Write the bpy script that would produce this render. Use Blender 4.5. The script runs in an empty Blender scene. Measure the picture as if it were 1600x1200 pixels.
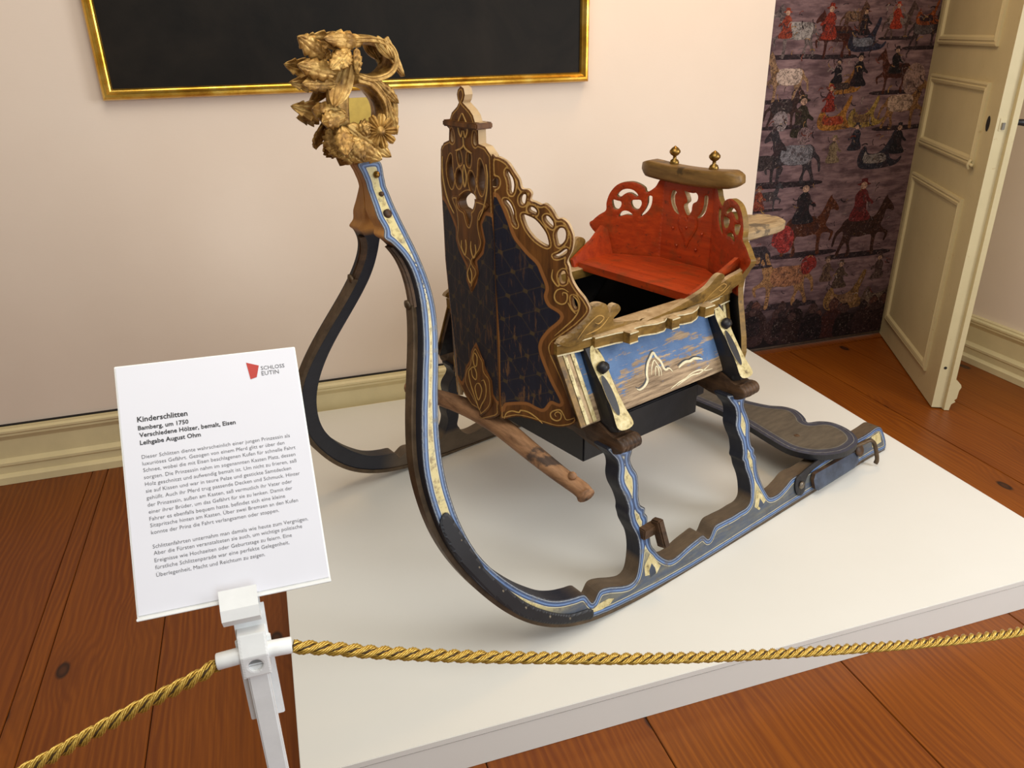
import bpy, bmesh, math, random, json
import numpy as np
from mathutils import Vector, Matrix
from mathutils.geometry import delaunay_2d_cdt
R_ = random.Random(7)
SC = bpy.context.scene
COL = SC.collection

# ---------------------------------------------------------------- camera, light, exposure
cam_d = bpy.data.cameras.new('camera'); cam = bpy.data.objects.new('camera', cam_d); COL.objects.link(cam)
cam_d.sensor_fit = 'HORIZONTAL'; cam_d.sensor_width = 36.0; cam_d.lens = 1201.0/1600*36.0; cam_d.clip_start = .02
_r = Vector((0.9524362, -0.30410881, -0.01957332)); _u = Vector((0.14285459, 0.38882413, 0.91016941)); _w = Vector((0.26917996, 0.86967444, -0.41377352))
cam.matrix_world = Matrix(((_r.x, _u.x, -_w.x, 0), (_r.y, _u.y, -_w.y, 0), (_r.z, _u.z, -_w.z, 1.5), (0, 0, 0, 1)))
SC.camera = cam
SC.view_settings.view_transform = 'Standard'; SC.view_settings.look = 'None'
SC.view_settings.gamma = 1.0; SC.view_settings.use_curve_mapping = False
SC.view_settings.exposure = 0.0
wd = bpy.data.worlds.new('room_light'); SC.world = wd; wd.use_nodes = True
wd.node_tree.nodes['Background'].inputs[0].default_value = (1.0, .82, .62, 1)
wd.node_tree.nodes['Background'].inputs[1].default_value = .20
def area(name, loc, target, sx, sy, power, col):
    l = bpy.data.lights.new(name, 'AREA'); l.shape = 'RECTANGLE'; l.size = sx; l.size_y = sy; l.energy = power; l.color = col
    o = bpy.data.objects.new(name, l); COL.objects.link(o); o.location = loc
    o.rotation_euler = (Vector(target)-Vector(loc)).to_track_quat('-Z', 'Y').to_euler(); return o
# daylight of the tall window in the right wall, and of the window in the wall behind the camera
area('window_daylight', (3.05, .05, 1.8), (0, 1.9, .7), 1.2, 1.8, 58, (.96, .98, 1.0))
area('rear_window_daylight', (1.3, -2.4, 1.6), (.9, 2, .4), 2.4, 2.0, 48, (.80, .91, 1.0))
# added area fill imitating light bounced off the ceiling, then a warm lamp
area('ceiling_bounce_fill', (.3, .7, 3.1), (.7, 1.5, 0), 2.2, 2.0, 54, (1.0, .94, .83))
area('wall_lamp_light', (1.6, 2.45, 2.7), (1.4, 2.5, 0), .4, .4, 9, (1.0, .62, .25))

# ---------------------------------------------------------------- helpers
def C8(r, g, b):
    f = lambda c: (c/255/12.92 if c/255 <= .04045 else ((c/255+.055)/1.055)**2.4)
    return (f(r), f(g), f(b), 1)
class NT:
    def __init__(s, name, rough=.5, metal=0., spec=.5):
        s.m = bpy.data.materials.new(name); s.m.use_nodes = True; s.t = s.m.node_tree
        s.b = s.t.nodes['Principled BSDF']; s.b.inputs['Roughness'].default_value = rough; s.b.inputs['Metallic'].default_value = metal
        s.b.inputs['Specular IOR Level'].default_value = spec
    def set(s, inp, v):
        if hasattr(v, 'is_output'): s.t.links.new(v, inp)
        elif isinstance(v, (tuple, list)) and len(v) == 3 and inp.type == 'RGBA': inp.default_value = (*v, 1)
        else: inp.default_value = v
    def n(s, typ, ins=None, **kw):
        x = s.t.nodes.new(typ)
        for k, v in kw.items(): setattr(x, k, v)
        for k, v in (ins or {}).items(): s.set(x.inputs[k], v)
        return x
    def attr(s, name): return s.n('ShaderNodeAttribute', attribute_name=name).outputs['Fac']
    def attrc(s, name): return s.n('ShaderNodeAttribute', attribute_name=name).outputs['Color']
    def obj(s): return s.n('ShaderNodeTexCoord').outputs['Object']
    def rnd(s): return s.n('ShaderNodeObjectInfo').outputs['Random']
    def map(s, v, scale=(1, 1, 1), loc=(0, 0, 0), rot=(0, 0, 0)):
        return s.n('ShaderNodeMapping', {'Vector': v, 'Scale': scale, 'Location': loc, 'Rotation': rot}).outputs[0]
    def noise(s, v, scale=5., detail=4., rough=.6, dist=0.):
        return s.n('ShaderNodeTexNoise', {'Vector': v, 'Scale': scale, 'Detail': detail, 'Roughness': rough, 'Distortion': dist}).outputs['Fac']
    def wave(s, v, scale=5., dist=2., detail=2., dscale=1., axis='X'):
        return s.n('ShaderNodeTexWave', {'Vector': v, 'Scale': scale, 'Distortion': dist, 'Detail': detail, 'Detail Scale': dscale}, bands_direction=axis).outputs['Fac']
    def voro(s, v, scale=5., feature='F1'):
        return s.n('ShaderNodeTexVoronoi', {'Vector': v, 'Scale': scale}, feature=feature, voronoi_dimensions='2D').outputs['Distance']
    def ramp(s, f, stops, interp='LINEAR'):
        x = s.n('ShaderNodeValToRGB', {'Fac': f}); cr = x.color_ramp; cr.interpolation = interp
        while len(cr.elements) < len(stops): cr.elements.new(.5)
        for e, (p, c) in zip(cr.elements, stops):
            e.position = p; e.color = c if len(c) == 4 else (*c, 1)
        return x.outputs[0]
    def fr(s, f, a, b):      # smooth 0..1 mask
        return s.n('ShaderNodeMapRange', {'Value': f, 'From Min': a, 'From Max': b}).outputs[0]
    def math(s, op, a, b=0.):
        x = s.n('ShaderNodeMath', operation=op); s.set(x.inputs[0], a); s.set(x.inputs[1], b); return x.outputs[0]
    def mix(s, f, a, b):
        x = s.n('ShaderNodeMix', data_type='RGBA'); s.set(x.inputs[0], f); s.set(x.inputs[6], a); s.set(x.inputs[7], b); return x.outputs[2]
    def sep(s, v):
        return s.n('ShaderNodeSeparateXYZ', {0: v}).outputs
    def base(s, c): s.set(s.b.inputs['Base Color'], c); return s
    def rough(s, c): s.set(s.b.inputs['Roughness'], c); return s
    def bump(s, h, strength=.3, dist=.002):
        s.set(s.b.inputs['Normal'], s.n('ShaderNodeBump', {'Height': h, 'Strength': strength, 'Distance': dist}).outputs[0]); return s
def simple(name, c, rough=.5, metal=0., nscale=30., amt=.15, bump=.1, spec=.5):
    t = NT(name, rough, metal, spec); o = t.obj(); n = t.noise(o, nscale, 5)
    dk = tuple(v*(1-amt*2) for v in c[:3])+(1,); lt = tuple(min(1, v*(1+amt)) for v in c[:3])+(1,)
    t.base(t.ramp(n, [(.25, dk), (.75, lt)])); t.bump(n, bump, .003); return t.m

def mk(name, v, f, mat, parent=None, smooth=False, recalc=True):
    me = bpy.data.meshes.new(name); me.from_pydata([tuple(map(float, p)) for p in v], [], [tuple(map(int, q)) for q in f])
    if recalc:
        b = bmesh.new(); b.from_mesh(me); bmesh.ops.recalc_face_normals(b, faces=b.faces[:]); b.to_mesh(me); b.free()
    for m in (mat if isinstance(mat, (list, tuple)) else [mat]): me.materials.append(m)
    if smooth: me.polygons.foreach_set('use_smooth', [True]*len(me.polygons))
    o = bpy.data.objects.new(name, me); COL.objects.link(o)
    if parent: o.parent = parent
    return o
def tag(o, label, cat=None, group=None, kind=None):
    if label: o['label'] = label
    if cat: o['category'] = cat
    if group: o['group'] = group
    if kind: o['kind'] = kind
    return o
def empty(name, loc, rz=0.):
    o = bpy.data.objects.new(name, None); COL.objects.link(o); o.location = loc; o.rotation_euler = (0, 0, rz); o.empty_display_size = .1; return o
def boxvf(x0, x1, y0, y1, z0, z1, b=0.):
    if b <= 0:
        v = [(x, y, z) for x in (x0, x1) for y in (y0, y1) for z in (z0, z1)]
        return v, [(0, 1, 3, 2), (4, 6, 7, 5), (0, 4, 5, 1), (2, 3, 7, 6), (0, 2, 6, 4), (1, 5, 7, 3)]
    bm = bmesh.new(); bmesh.ops.create_cube(bm, size=1)
    for q in bm.verts: q.co = ((x0+x1)/2+q.co.x*(x1-x0), (y0+y1)/2+q.co.y*(y1-y0), (z0+z1)/2+q.co.z*(z1-z0))
    bmesh.ops.bevel(bm, geom=bm.edges[:], offset=b, segments=2, affect='EDGES')
    v = [tuple(q.co) for q in bm.verts]; bm.verts.index_update(); f = [tuple(q.index for q in p.verts) for p in bm.faces]; bm.free(); return v, f
def box(name, x0, x1, y0, y1, z0, z1, mat, parent=None, b=0., M=None):
    v, f = boxvf(x0, x1, y0, y1, z0, z1, b)
    if M is not None: v = [tuple(M @ Vector(p)) for p in v]
    return mk(name, v, f, mat, parent)
def prism(name, poly, d0, d1, fn, mat, parent=None):
    """extrude a plain polygon; fn(u, v, d) -> xyz"""
    n = len(poly); v = [fn(a, b, d0) for a, b in poly]+[fn(a, b, d1) for a, b in poly]
    f = [tuple(range(n)), tuple(range(2*n-1, n-1, -1))]+[(i, (i+1) % n, n+(i+1) % n, n+i) for i in range(n)]
    return mk(name, v, f, mat, parent)
def catmull(p, n=6, closed=False):
    p = [np.array(q, float) for q in p]; N = len(p); out = []
    for i in range(N if closed else N-1):
        a, b, c, d = (p[(i-1) % N], p[i], p[(i+1) % N], p[(i+2) % N]) if closed else (p[max(i-1, 0)], p[i], p[i+1], p[min(i+2, N-1)])
        for k in range(n):
            t = k/n; out.append(.5*((2*b)+(c-a)*t+(2*a-5*b+4*c-d)*t*t+(3*b-a-3*c+d)*t**3))
    if not closed: out.append(p[-1])
    return np.array(out)
def resample(p, h, closed=True):
    p = np.asarray(p, float); out = []
    for i in range(len(p) if closed else len(p)-1):
        a, b = p[i], p[(i+1) % len(p)]; n = max(1, int(math.ceil(np.linalg.norm(b-a)/h)))
        out += [a+(b-a)*k/n for k in range(n)]
    if not closed: out.append(p[-1])
    return np.array(out)
def thin(p, h):
    out = [p[0]]
    for q in p[1:]:
        if np.linalg.norm(q-out[-1]) > h*.45: out.append(q)
    if np.linalg.norm(out[-1]-out[0]) < h*.45: out.pop()
    return np.array(out)
def segdist(P, loop):
    A = np.asarray(loop); B = np.roll(A, -1, 0); best = np.full(len(P), 1e9)
    for i in range(0, len(A), 64):
        a = A[i:i+64][None]; d = (B[i:i+64]-A[i:i+64])[None]; w = P[:, None]-a
        t = np.clip((w*d).sum(2)/((d*d).sum(2)+1e-15), 0, 1); best = np.minimum(best, np.linalg.norm(w-d*t[..., None], axis=2).min(1))
    return best
def inside(P, loop):
    A = np.asarray(loop); B = np.roll(A, -1, 0); c = np.zeros(len(P), bool); x, y = P[:, 0], P[:, 1]
    for a, b in zip(A, B):
        cond = (a[1] > y) != (b[1] > y)
        if cond.any():
            xs = (b[0]-a[0])*(y-a[1])/((b[1]-a[1]) if abs(b[1]-a[1]) > 1e-15 else 1e-15)+a[0]; c ^= cond & (x < xs)
    return c
def plate(name, outer, fn, th, mats, parent=None, holes=(), h=.006, smooth=True, chamfer=.0015, region=None):
    """flat board cut to an outline with pierced holes; attribute ed = distance to the nearest edge, rd = signed distance into a painted region"""
    prep = lambda l: thin(resample(catmull(l, 5, True) if smooth else np.array(l, float), h), h)
    loops = [prep(outer)]+[prep(q) for q in holes]
    verts, edges = [], []
    for L in loops:
        o = len(verts); verts += [tuple(q) for q in L]; edges += [(o+i, o+(i+1) % len(L)) for i in range(len(L))]
    mn, mx = loops[0].min(0), loops[0].max(0); g = []
    ys = np.arange(mn[1], mx[1], h*.87)
    for j, y in enumerate(ys):
        xs = np.arange(mn[0]+(h/2 if j % 2 else 0), mx[0], h); g.append(np.stack([xs, np.full(len(xs), y)], 1))
    g = np.concatenate(g); ok = inside(g, loops[0])
    g = g[ok]
    for L in loops[1:]: g = g[~inside(g, L)]
    d = np.full(len(g), 1e9)
    for L in loops: d = np.minimum(d, segdist(g, L))
    g = g[d > h*.55]; verts += [tuple(q) for q in g]
    res = delaunay_2d_cdt([Vector(q) for q in verts], edges, [], 0, 1e-7)
    P = np.array([tuple(q) for q in res[0]]); F = np.array([tuple(q) for q in res[2]])
    cen = P[F].mean(1); ok = inside(cen, loops[0])
    for L in loops[1:]: ok &= ~inside(cen, L)
    F = F[ok]
    ed = np.full(len(P), 1e9)
    for L in loops: ed = np.minimum(ed, segdist(P, L))
    n = len(P)
    V = [fn(a, b, chamfer if e < 1e-6 else 0.) for (a, b), e in zip(P, ed)]+[fn(a, b, th-(chamfer if e < 1e-6 else 0.)) for (a, b), e in zip(P, ed)]
    cnt = {}
    for t in F:
        for i in range(3):
            e = (t[i], t[(i+1) % 3]); k = (min(e), max(e)); cnt.setdefault(k, []).append(e)
    sides = [(e[0][0], e[0][1]) for e in cnt.values() if len(e) == 1]
    faces = [tuple(t) for t in F]+[tuple(n+i for i in t[::-1]) for t in F]+[(b, a, n+a, n+b) for a, b in sides]
    o = mk(name, V, faces, mats, parent); me = o.data
    if len(mats) > 1:
        mi = [0]*len(F)+[2 if len(mats) > 2 else 0]*len(F)+[1]*len(sides); me.polygons.foreach_set('material_index', mi)
    a = me.attributes.new('ed', 'FLOAT', 'POINT'); a.data.foreach_set('value', np.concatenate([ed, ed]).astype('f'))
    if region is not None:
        rg = prep(region); rd = segdist(P, rg)*np.where(inside(P, rg), 1, -1)
        a = me.attributes.new('rd', 'FLOAT', 'POINT'); a.data.foreach_set('value', np.concatenate([rd, rd]).astype('f'))
    u = me.attributes.new('uu', 'FLOAT_VECTOR', 'POINT'); Q = np.zeros((2*n, 3), 'f'); Q[:n, :2] = P; Q[n:, :2] = P; u.data.foreach_set('vector', Q.ravel())
    return o
def sweep(pts, ra, rb, side, n=10, closed_ends=True, cat=5, prof=None):
    """tube along pts; ra = radius normal to side, rb = radius along side (floats or functions of 0..1); prof(angle) scales"""
    P = catmull(pts, cat) if cat else np.array(pts, float); N = len(P); V, F = [], []; S = np.array(side, float)
    for i in range(N):
        T = P[min(i+1, N-1)]-P[max(i-1, 0)]; T /= np.linalg.norm(T)+1e-12
        B = S-T*(S @ T); B /= np.linalg.norm(B)+1e-12; Nn = np.cross(B, T); k = i/(N-1)
        a = ra(k) if callable(ra) else ra; b = rb(k) if callable(rb) else rb
        for j in range(n):
            g = 2*math.pi*j/n; m = prof(g) if prof else 1
            V.append(P[i]+Nn*a*math.cos(g)*m+B*b*math.sin(g)*m)
    for i in range(N-1):
        for j in range(n): F.append((i*n+j, i*n+(j+1) % n, (i+1)*n+(j+1) % n, (i+1)*n+j))
    if closed_ends: F.append(tuple(range(n))[::-1]); F.append(tuple((N-1)*n+j for j in range(n)))
    return V, F
def lathe(prof, c, axis=(0, 0, 1), n=16):
    ax = Vector(axis).normalized(); q = Vector((0, 0, 1)).rotation_difference(ax); V, F = [], []
    for r, z in prof:
        for j in range(n):
            g = 2*math.pi*j/n; V.append(tuple(Vector(c)+q @ Vector((r*math.cos(g), r*math.sin(g), z))))
    for i in range(len(prof)-1):
        for j in range(n): F.append((i*n+j, i*n+(j+1) % n, (i+1)*n+(j+1) % n, (i+1)*n+j))
    F.append(tuple(range(n))[::-1]); F.append(tuple((len(prof)-1)*n+j for j in range(n))); return V, F
def ribbon(lines, w, fn, d=.0012, closed=False):
    """raised painted lines on a board; fn(u, v, depth)"""
    V, F = [], []
    for L in lines:
        P = catmull(L, 5, closed)
        if closed: P = np.vstack([P, P[:1]])
        N = len(P); o = len(V)
        for i in range(N):
            T = P[min(i+1, N-1)]-P[max(i-1, 0)]; T /= np.linalg.norm(T)+1e-12; n = np.array([-T[1], T[0]]); k = i/(N-1)
            ww = w*(1 if closed else min(1, .35+3*min(k, 1-k)))
            a, b = P[i]+n*ww/2, P[i]-n*ww/2
            V += [fn(a[0], a[1], .0005), fn(a[0], a[1], -d), fn(b[0], b[1], -d), fn(b[0], b[1], .0005)]
        for i in range(N-1):
            for j in range(4): F.append((o+4*i+j, o+4*i+(j+1) % 4, o+4*i+4+(j+1) % 4, o+4*i+4+j))
        if not closed: F += [(o, o+1, o+2, o+3), (o+4*N-4, o+4*N-1, o+4*N-2, o+4*N-3)]
    return V, F
def join(parts):
    V, F = [], []
    for v, f in parts:
        o = len(V); V += list(v); F += [tuple(i+o for i in q) for q in f]
    return V, F
def ell(c, a, b, n=16, rot=0.):
    cs, sn = math.cos(rot), math.sin(rot)
    return [(c[0]+a*math.cos(2*math.pi*i/n)*cs-b*math.sin(2*math.pi*i/n)*sn, c[1]+a*math.cos(2*math.pi*i/n)*sn+b*math.sin(2*math.pi*i/n)*cs) for i in range(n)]

# ---------------------------------------------------------------- materials
def m_wall():
    t = NT('pale_pink_wall_paint', .85, 0, .2); o = t.obj(); n = t.noise(o, 2.5, 4); n2 = t.noise(t.map(o, (40, 40, 160)), 1.0, 3)
    t.base(t.mix(n, C8(230, 212, 195), C8(237, 221, 205))); t.bump(n2, .12, .002); return t.m
def m_floor():
    t = NT('varnished_pine', .28, 0, .35); o = t.n('ShaderNodeNewGeometry').outputs['Position']; r = t.rnd()
    off = t.n('ShaderNodeCombineXYZ', {0: t.math('MULTIPLY', r, 7.), 1: t.math('MULTIPLY', r, 23.)}).outputs[0]
    p = t.n('ShaderNodeVectorMath', {0: o, 1: off}, operation='ADD').outputs[0]
    warp = t.noise(t.map(p, (2.2, .55, 1)), 1.6, 3)
    kn = t.voro(t.map(p, (1.5, .8, 1)), 1.7)
    kmask = t.fr(kn, .050, .034); kc = t.fr(kn, .03, .012); khalo = t.fr(kn, .20, .04)
    gx = t.n('ShaderNodeVectorMath', {0: t.map(p, (1, .05, 0)), 1: t.n('ShaderNodeCombineXYZ', {0: t.math('ADD', t.math('MULTIPLY', warp, .16), t.math('MULTIPLY', khalo, .04))}).outputs[0]}, operation='ADD').outputs[0]
    g = t.wave(gx, 17., 1.6, 3., 1.0); fine = t.noise(t.map(p, (150, 2.5, 1)), 1., 4, .6); patch = t.fr(t.noise(t.map(p, (2.5, .5, 1)), 1.3, 3), .42, .62)
    g = t.math('MULTIPLY', g, t.math('ADD', .35, t.math('MULTIPLY', patch, .9)))
    c = t.mix(g, C8(140, 76, 14), C8(108, 52, 8)); c = t.mix(t.fr(fine, .45, .75), c, C8(100, 48, 8))
    c = t.mix(t.math('MULTIPLY', t.noise(t.map(p, (3, .6, 1)), 1.1, 3), .5), c, C8(120, 58, 8))
    c = t.mix(t.math('MULTIPLY', khalo, .35), c, C8(96, 46, 12)); c = t.mix(kmask, c, C8(34, 18, 10)); c = t.mix(t.math('MULTIPLY', kc, .7), c, C8(78, 42, 22))
    c = t.mix(r, c, t.mix(.30, c, C8(104, 44, 6)))
    t.base(c); t.rough(t.math('ADD', .30, t.math('MULTIPLY', fine, .16))); t.bump(t.math('SUBTRACT', g, t.math('MULTIPLY', kmask, .6)), .06, .002); return t.m
def m_plinth():
    t = NT('white_painted_board', .5, 0, .35); o = t.obj(); n = t.noise(o, 3, 4); t.base(t.mix(n, C8(222, 221, 214), C8(229, 228, 222))); t.bump(t.noise(o, 60, 2), .03, .002); return t.m
def m_cream():
    t = NT('cream_gloss_paint', .4, 0, .5); o = t.obj(); n = t.noise(o, 9, 5); w = t.fr(t.noise(o, 34, 5), .66, .72)
    t.base(t.mix(t.math('MULTIPLY', w, .5), t.mix(n, C8(188, 175, 134), C8(204, 190, 150)), C8(170, 142, 98))); t.bump(t.noise(o, 50, 4), .12, .002); return t.m
def m_wood(name, a, b, rough=.6, sc=(6, 60, 60), chips=None, bump=.35):
    t = NT(name, rough, 0, .3); o = t.obj(); n = t.noise(t.map(o, sc), 1.2, 6, .65); n2 = t.noise(o, 12, 5)
    c = t.mix(t.fr(n, .3, .7), a, b)
    if chips: c = t.mix(t.math('MULTIPLY', t.fr(n2, .55, .62), .8), c, chips)
    t.base(c); t.bump(n, bump, .003); return t.m
def gold_ramp(t, o, a=C8(120, 84, 30), b=C8(206, 166, 84)):
    n = t.noise(o, 22, 6, .7); return t.ramp(n, [(.28, C8(70, 44, 14)), (.45, a), (.72, b)]), n
def m_gilt():
    t = NT('worn_gilding', .36, .5, .5); o = t.obj(); n = t.noise(o, 26, 6, .7); n2 = t.noise(o, 90, 4)
    c = t.ramp(n, [(.32, C8(84, 56, 22)), (.46, C8(150, 112, 54)), (.62, C8(204, 166, 96)), (.78, C8(232, 202, 136))]); t.base(c); t.rough(t.fr(n2, 1.2, -.4)); t.bump(n, .2, .003); return t.m
def m_frame():
    t = NT('bright_gilt_frame', .22, .85, .5); o = t.obj(); n = t.noise(o, 14, 5); t.base(t.ramp(n, [(.3, C8(168, 112, 30)), (.5, C8(214, 164, 58)), (.75, C8(240, 205, 110))])); t.bump(n, .08, .003); return t.m
def m_runner():
    t = NT('blue_banded_paint', .42, 0, .5); o = t.obj(); ed = t.attr('ed'); x, y, z = t.sep(o); wob = t.math('MULTIPLY', t.math('SUBTRACT', t.noise(o, 14, 3), .5), .003)
    e = t.math('MULTIPLY', t.math('ADD', ed, wob), t.math('SUBTRACT', 20., t.math('MULTIPLY', t.math('MULTIPLY', t.fr(x, .25, .33), t.fr(z, .10, .14)), 6.)))     # 0.05 m -> 1
    band = t.ramp(e, [(0, C8(24, 28, 44)), (.035, C8(24, 28, 44)), (.045, C8(150, 158, 166)), (.055, C8(150, 158, 166)), (.085, C8(56, 74, 104)), (.155, C8(64, 84, 120)), (.175, C8(106, 134, 178)), (.225, C8(106, 134, 178)), (.245, C8(58, 78, 112)), (.29, C8(50, 68, 102)), (.305, C8(206, 200, 170)), (.322, C8(206, 200, 170)), (.335, C8(206, 184, 108))])
    gold = t.mix(t.fr(t.noise(o, 60, 5), .5, .64), C8(206, 192, 138), C8(150, 132, 92))
    low = t.fr(z, .14, .085); slate = t.mix(t.fr(t.noise(t.map(o, (5, 20, 40)), 2., 5), .4, .65), C8(70, 80, 96), C8(104, 104, 96))
    c = t.mix(t.fr(e, .325, .34), band, t.mix(low, gold, slate))
    wear = t.math('MULTIPLY', t.fr(t.noise(t.map(o, (12, 30, 14)), 2.4, 7, .72), .55, .66), .7)
    c = t.mix(wear, c, t.mix(low, C8(110, 110, 104), C8(92, 84, 74)))
    c = t.mix(t.math('MULTIPLY', t.fr(t.noise(o, 9, 6, .7), .48, .66), .38), c, C8(34, 34, 38)); t.base(c); t.bump(t.noise(o, 40, 5), .3, .003); return t.m
def m_runner_side():
    t = NT('dark_runner_edge', .5, 0, .4); o = t.obj(); x, y, z = t.sep(o); n = t.noise(t.map(o, (10, 30, 10)), 2, 5)
    dark = t.mix(n, C8(22, 24, 34), C8(40, 42, 52)); br = t.mix(n, C8(156, 102, 44), C8(198, 142, 72)); worn = t.mix(n, C8(66, 56, 46), C8(112, 94, 74))
    c = t.mix(t.fr(z, .955, .975), dark, br); c = t.mix(t.math('MULTIPLY', t.fr(z, .12, .10), t.fr(x, .12, .2)), c, worn)
    t.base(c); t.bump(n, .3, .003); return t.m
def m_carved(name, navy=True):
    """brown carved border with gold lines; navy starred field where rd > 0"""
    t = NT(name, .5, 0, .35); o = t.obj(); ed = t.attr('ed'); uu = t.n('ShaderNodeAttribute', attribute_name='uu').outputs['Vector']; n = t.noise(t.map(o, (30, 30, 4)), 2., 6)
    brown = t.mix(t.fr(n, .3, .7), C8(66, 38, 14), C8(118, 74, 30)); gold = t.mix(n, C8(150, 108, 50), C8(196, 156, 88))
    e = t.math('MULTIPLY', ed, 50.)     # 0.02 m -> 1
    line = t.ramp(e, [(.0, (0, 0, 0)), (.20, (0, 0, 0)), (.25, (1, 1, 1)), (.34, (1, 1, 1)), (.40, (0, 0, 0))])
    c = t.mix(line, brown, gold)
    if navy:
        rd = t.attr('rd'); x, y, z = t.sep(uu); a = t.math('ADD', t.math('MULTIPLY', x, 17.), t.math('MULTIPLY', y, 11.5)); b = t.math('SUBTRACT', t.math('MULTIPLY', x, 6.), t.math('MULTIPLY', y, 17.))
        fa = t.math('PINGPONG', a, .5); fb = t.math('PINGPONG', b, .5)
        la = t.fr(fa, .035, .015); lb = t.fr(fb, .035, .015); star = t.fr(t.math('ADD', fa, fb), .19, .12)
        pat = t.math('MAXIMUM', t.math('MULTIPLY', t.math('MAXIMUM', la, lb), .45), star)
        nv = t.mix(n, C8(20, 22, 34), C8(32, 34, 48)); ch = t.math('MULTIPLY', t.fr(t.noise(t.map(o, (60, 60, 9)), 1.4, 6, .72), .55, .62), t.fr(t.sep(o)[2], 1.05, .45))
        fld = t.mix(t.math('MULTIPLY', pat, .62), nv, C8(84, 68, 38)); fld = t.mix(t.math('MULTIPLY', ch, .85), fld, C8(112, 78, 46))
        rim = t.ramp(t.math('ADD', t.math('MULTIPLY', rd, 30.), .5), [(0, (0, 0, 0)), (.17, (0, 0, 0)), (.24, (1, 1, 1)), (.46, (1, 1, 1)), (.48, (0, 0, 0))])
        c = t.mix(t.math('MULTIPLY', rim, .75), c, C8(150, 98, 52)); c = t.mix(t.fr(rd, -.0008, .0008), c, fld)
    t.base(c); t.bump(n, .3, .003); return t.m
def m_side():
    t = NT('flaking_blue_paint', .6, 0, .3); o = t.obj(); x, y, z = t.sep(o)
    grain = t.noise(t.map(o, (7, 60, 90)), 1.3, 6, .7); pat = t.noise(t.map(o, (5, 10, 12)), 1.5, 6, .68)
    wood = t.mix(t.fr(grain, .35, .65), C8(108, 88, 66), C8(184, 158, 126)); blue = t.mix(t.noise(o, 40, 5), C8(70, 98, 142), C8(104, 134, 172))
    thr = t.math('ADD', pat, t.math('ADD', t.math('MULTIPLY', grain, .45), t.math('MULTIPLY', t.fr(z, .70, .42), .62)))
    c = t.mix(t.fr(thr, 1.01, 1.07), blue, wood); t.base(c); t.bump(grain, .5, .004); return t.m
def m_red():
    t = NT('red_orange_paint', .45, 0, .45); o = t.obj(); g = t.noise(t.map(o, (50, 5, 50)), 1.2, 5, .65); n = t.noise(o, 16, 5)
    c = t.mix(t.fr(g, .3, .7), C8(148, 46, 10), C8(188, 68, 20)); c = t.mix(t.math('MULTIPLY', t.fr(n, .52, .68), .6), c, C8(118, 62, 28)); c = t.mix(t.math('MULTIPLY', t.fr(t.noise(o, 45, 5, .7), .60, .66), .6), c, C8(70, 40, 24)); x, y, z = t.sep(o); c = t.mix(t.fr(z, .668, .664), c, C8(16, 12, 11)); t.base(c); t.bump(g, .2, .002); return t.m  # black below seat height paints in the dark of the body interior
def m_cream_gold():
    t = NT('cream_gold_paint', .45, .1, .4); o = t.obj(); n = t.noise(o, 45, 6, .7); t.base(t.ramp(n, [(.34, C8(112, 94, 62)), (.46, C8(192, 176, 124)), (.7, C8(222, 208, 164))])); t.bump(n, .25, .002); return t.m
def m_board():
    t = NT('grey_worn_footboard', .55, 0, .3); o = t.obj(); ed = t.attr('ed'); n = t.noise(t.map(o, (8, 30, 30)), 2, 6); e = t.math('MULTIPLY', ed, 20.)
    c = t.ramp(e, [(0, C8(62, 64, 78)), (.22, C8(66, 68, 84)), (.25, C8(150, 148, 136)), (.28, C8(66, 68, 84)), (.62, C8(76, 76, 84)), (.66, C8(140, 136, 122)), (.70, C8(96, 88, 76)), (1, C8(104, 94, 80))])
    c = t.mix(t.math('MULTIPLY', t.fr(n, .35, .7), .5), c, C8(58, 52, 48)); t.base(c); t.bump(n, .3, .003); return t.m
def m_rope():
    t = NT('gold_cord', .30, .5, .6); o = t.obj(); n = t.noise(o, 300, 2); t.base(t.ramp(n, [(.2, C8(168, 128, 40)), (.8, C8(232, 200, 104))])); t.bump(n, .2, .0006); return t.m
def m_canvas():
    t = NT('dark_oil_canvas', .6, 0, .18); o = t.obj(); n = t.noise(o, 3.5, 5, .6, .6); w = t.noise(o, 16, 4, .6, 1.5); t.base(t.ramp(n, [(.3, C8(12, 11, 10)), (.75, C8(34, 29, 24))])); t.bump(w, .12, .004); return t.m
def m_mural():
    t = NT('printed_mural_ground', .75, 0, .2); o = t.obj(); n = t.noise(t.map(o, (5, 1, 30)), 1.5, 6, .65); x, y, z = t.sep(o)
    c = t.mix(t.fr(n, .35, .7), C8(86, 64, 68), C8(140, 112, 112)); dirt = t.fr(t.noise(t.map(o, (4, 1, 9)), 2.4, 5), .48, .60)
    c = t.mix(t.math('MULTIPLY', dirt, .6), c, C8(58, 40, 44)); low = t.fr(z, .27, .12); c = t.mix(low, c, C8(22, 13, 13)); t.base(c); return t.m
def m_print():
    t = NT('printed_figures', .75, 0, .2); o = t.obj(); n = t.noise(o, 75, 6, .75, 1.2); n3 = t.noise(o, 26, 5, .7, .8); v = t.attrc('col')
    c = t.mix(t.fr(n, .42, .54), t.mix(.72, v, C8(16, 10, 12)), v); c = t.mix(t.math('MULTIPLY', t.fr(n, .58, .66), .45), c, C8(170, 148, 140)); c = t.mix(t.math('MULTIPLY', t.fr(n3, .50, .62), .6), c, C8(52, 34, 36)); t.base(c); return t.m
def m_edge2():
    t = NT('board_edge', .55, 0, .3); o = t.obj(); x, y, z = t.sep(o); n = t.noise(o, 20, 5)
    t.base(t.mix(t.fr(z, 1.10, 1.14), t.mix(n, C8(50, 32, 16), C8(96, 64, 34)), t.mix(n, C8(150, 122, 84), C8(204, 178, 140)))); t.bump(n, .3, .003); return t.m
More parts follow.
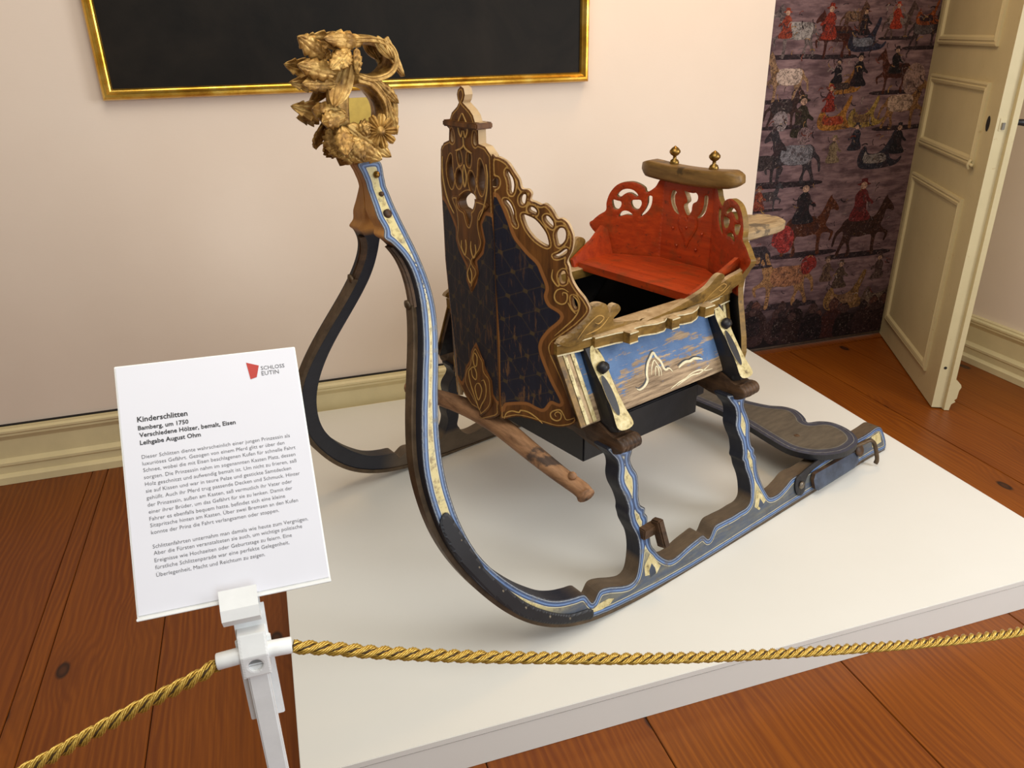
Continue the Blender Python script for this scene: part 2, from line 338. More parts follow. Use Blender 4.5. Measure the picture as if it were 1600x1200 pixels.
MAT = dict(gapshade=simple('cord_gap_shade', C8(70, 48, 14), .7, 0, 50, .1, 0), barwood=m_wood('dark_gold_bar', C8(84, 60, 30), C8(146, 112, 62), .45, (30, 5, 30), C8(60, 46, 28), .2), edge2=m_edge2(), wall=m_wall(), floor=m_floor(), plinth=m_plinth(), cream=m_cream(), gilt=m_gilt(), frame=m_frame(), runner=m_runner(), runner_side=m_runner_side(),
    carved=m_carved('carved_brown_navy', True), brown=m_carved('carved_brown', False), side=m_side(), red=m_red(), creamgold=m_cream_gold(), board=m_board(), rope=m_rope(), canvas=m_canvas(), mural=m_mural(), printed=m_print(),
    iron=simple('rusty_iron', C8(96, 78, 58), .5, .5, 25, .3, .4), black=simple('black_paint', C8(24, 24, 29), .45, 0, 25, .25, .2), blackiron=simple('black_iron_plate', C8(30, 30, 34), .45, .2, 14, .2, .06),
    timber=m_wood('weathered_timber', C8(96, 66, 44), C8(176, 134, 98), .6, (40, 7, 40), C8(50, 46, 46), .6), darkwood=m_wood('dark_beam_wood', C8(46, 34, 26), C8(98, 72, 50), .5, (14, 5, 40), None),
    edge=m_wood('worn_pale_edge', C8(150, 122, 84), C8(204, 178, 140), .55, (20, 20, 20), C8(104, 80, 48)), golden=m_wood('old_gold_board', C8(92, 68, 28), C8(150, 116, 56), .45, (10, 30, 30), C8(74, 54, 26), .3),
    goldline=simple('gold_paint_line', C8(204, 164, 92), .4, .3, 80, .15, .1), creamline=simple('cream_paint_line', C8(226, 214, 176), .5, 0, 80, .15, .1),
    seatgrey=m_wood('weathered_seat_wood', C8(120, 100, 72), C8(190, 164, 126), .65, (6, 40, 40), C8(84, 76, 66)), brass=simple('dull_brass', C8(150, 116, 56), .32, .8, 30, .2, .1),
    white=simple('white_powder_coat', C8(232, 234, 234), .38, 0, 40, .03, .03), sheet=simple('white_printed_sheet', C8(216, 217, 226), .45, 0, 10, .01, .0), ink=simple('grey_ink', C8(92, 92, 96), .6, 0, 10, .02, 0), bold=simple('black_ink', C8(34, 34, 38), .6, 0, 10, .02, 0),
    redink=simple('red_ink', C8(176, 44, 34), .5, 0, 10, .03, 0), dark=simple('dark_hole', C8(20, 15, 12), .8, 0, 10, .1, 0), slate=simple('slate_blue_paint', C8(62, 72, 90), .5, 0, 20, .3, .3), plaque=simple('brass_plaque', C8(196, 160, 76), .3, .7, 30, .1, .05), skirt=simple('white_skirting_paint', C8(226, 210, 164), .45, 0, 6, .06, .05), screw=simple('steel', C8(120, 112, 100), .35, .8, 30, .2, .1))

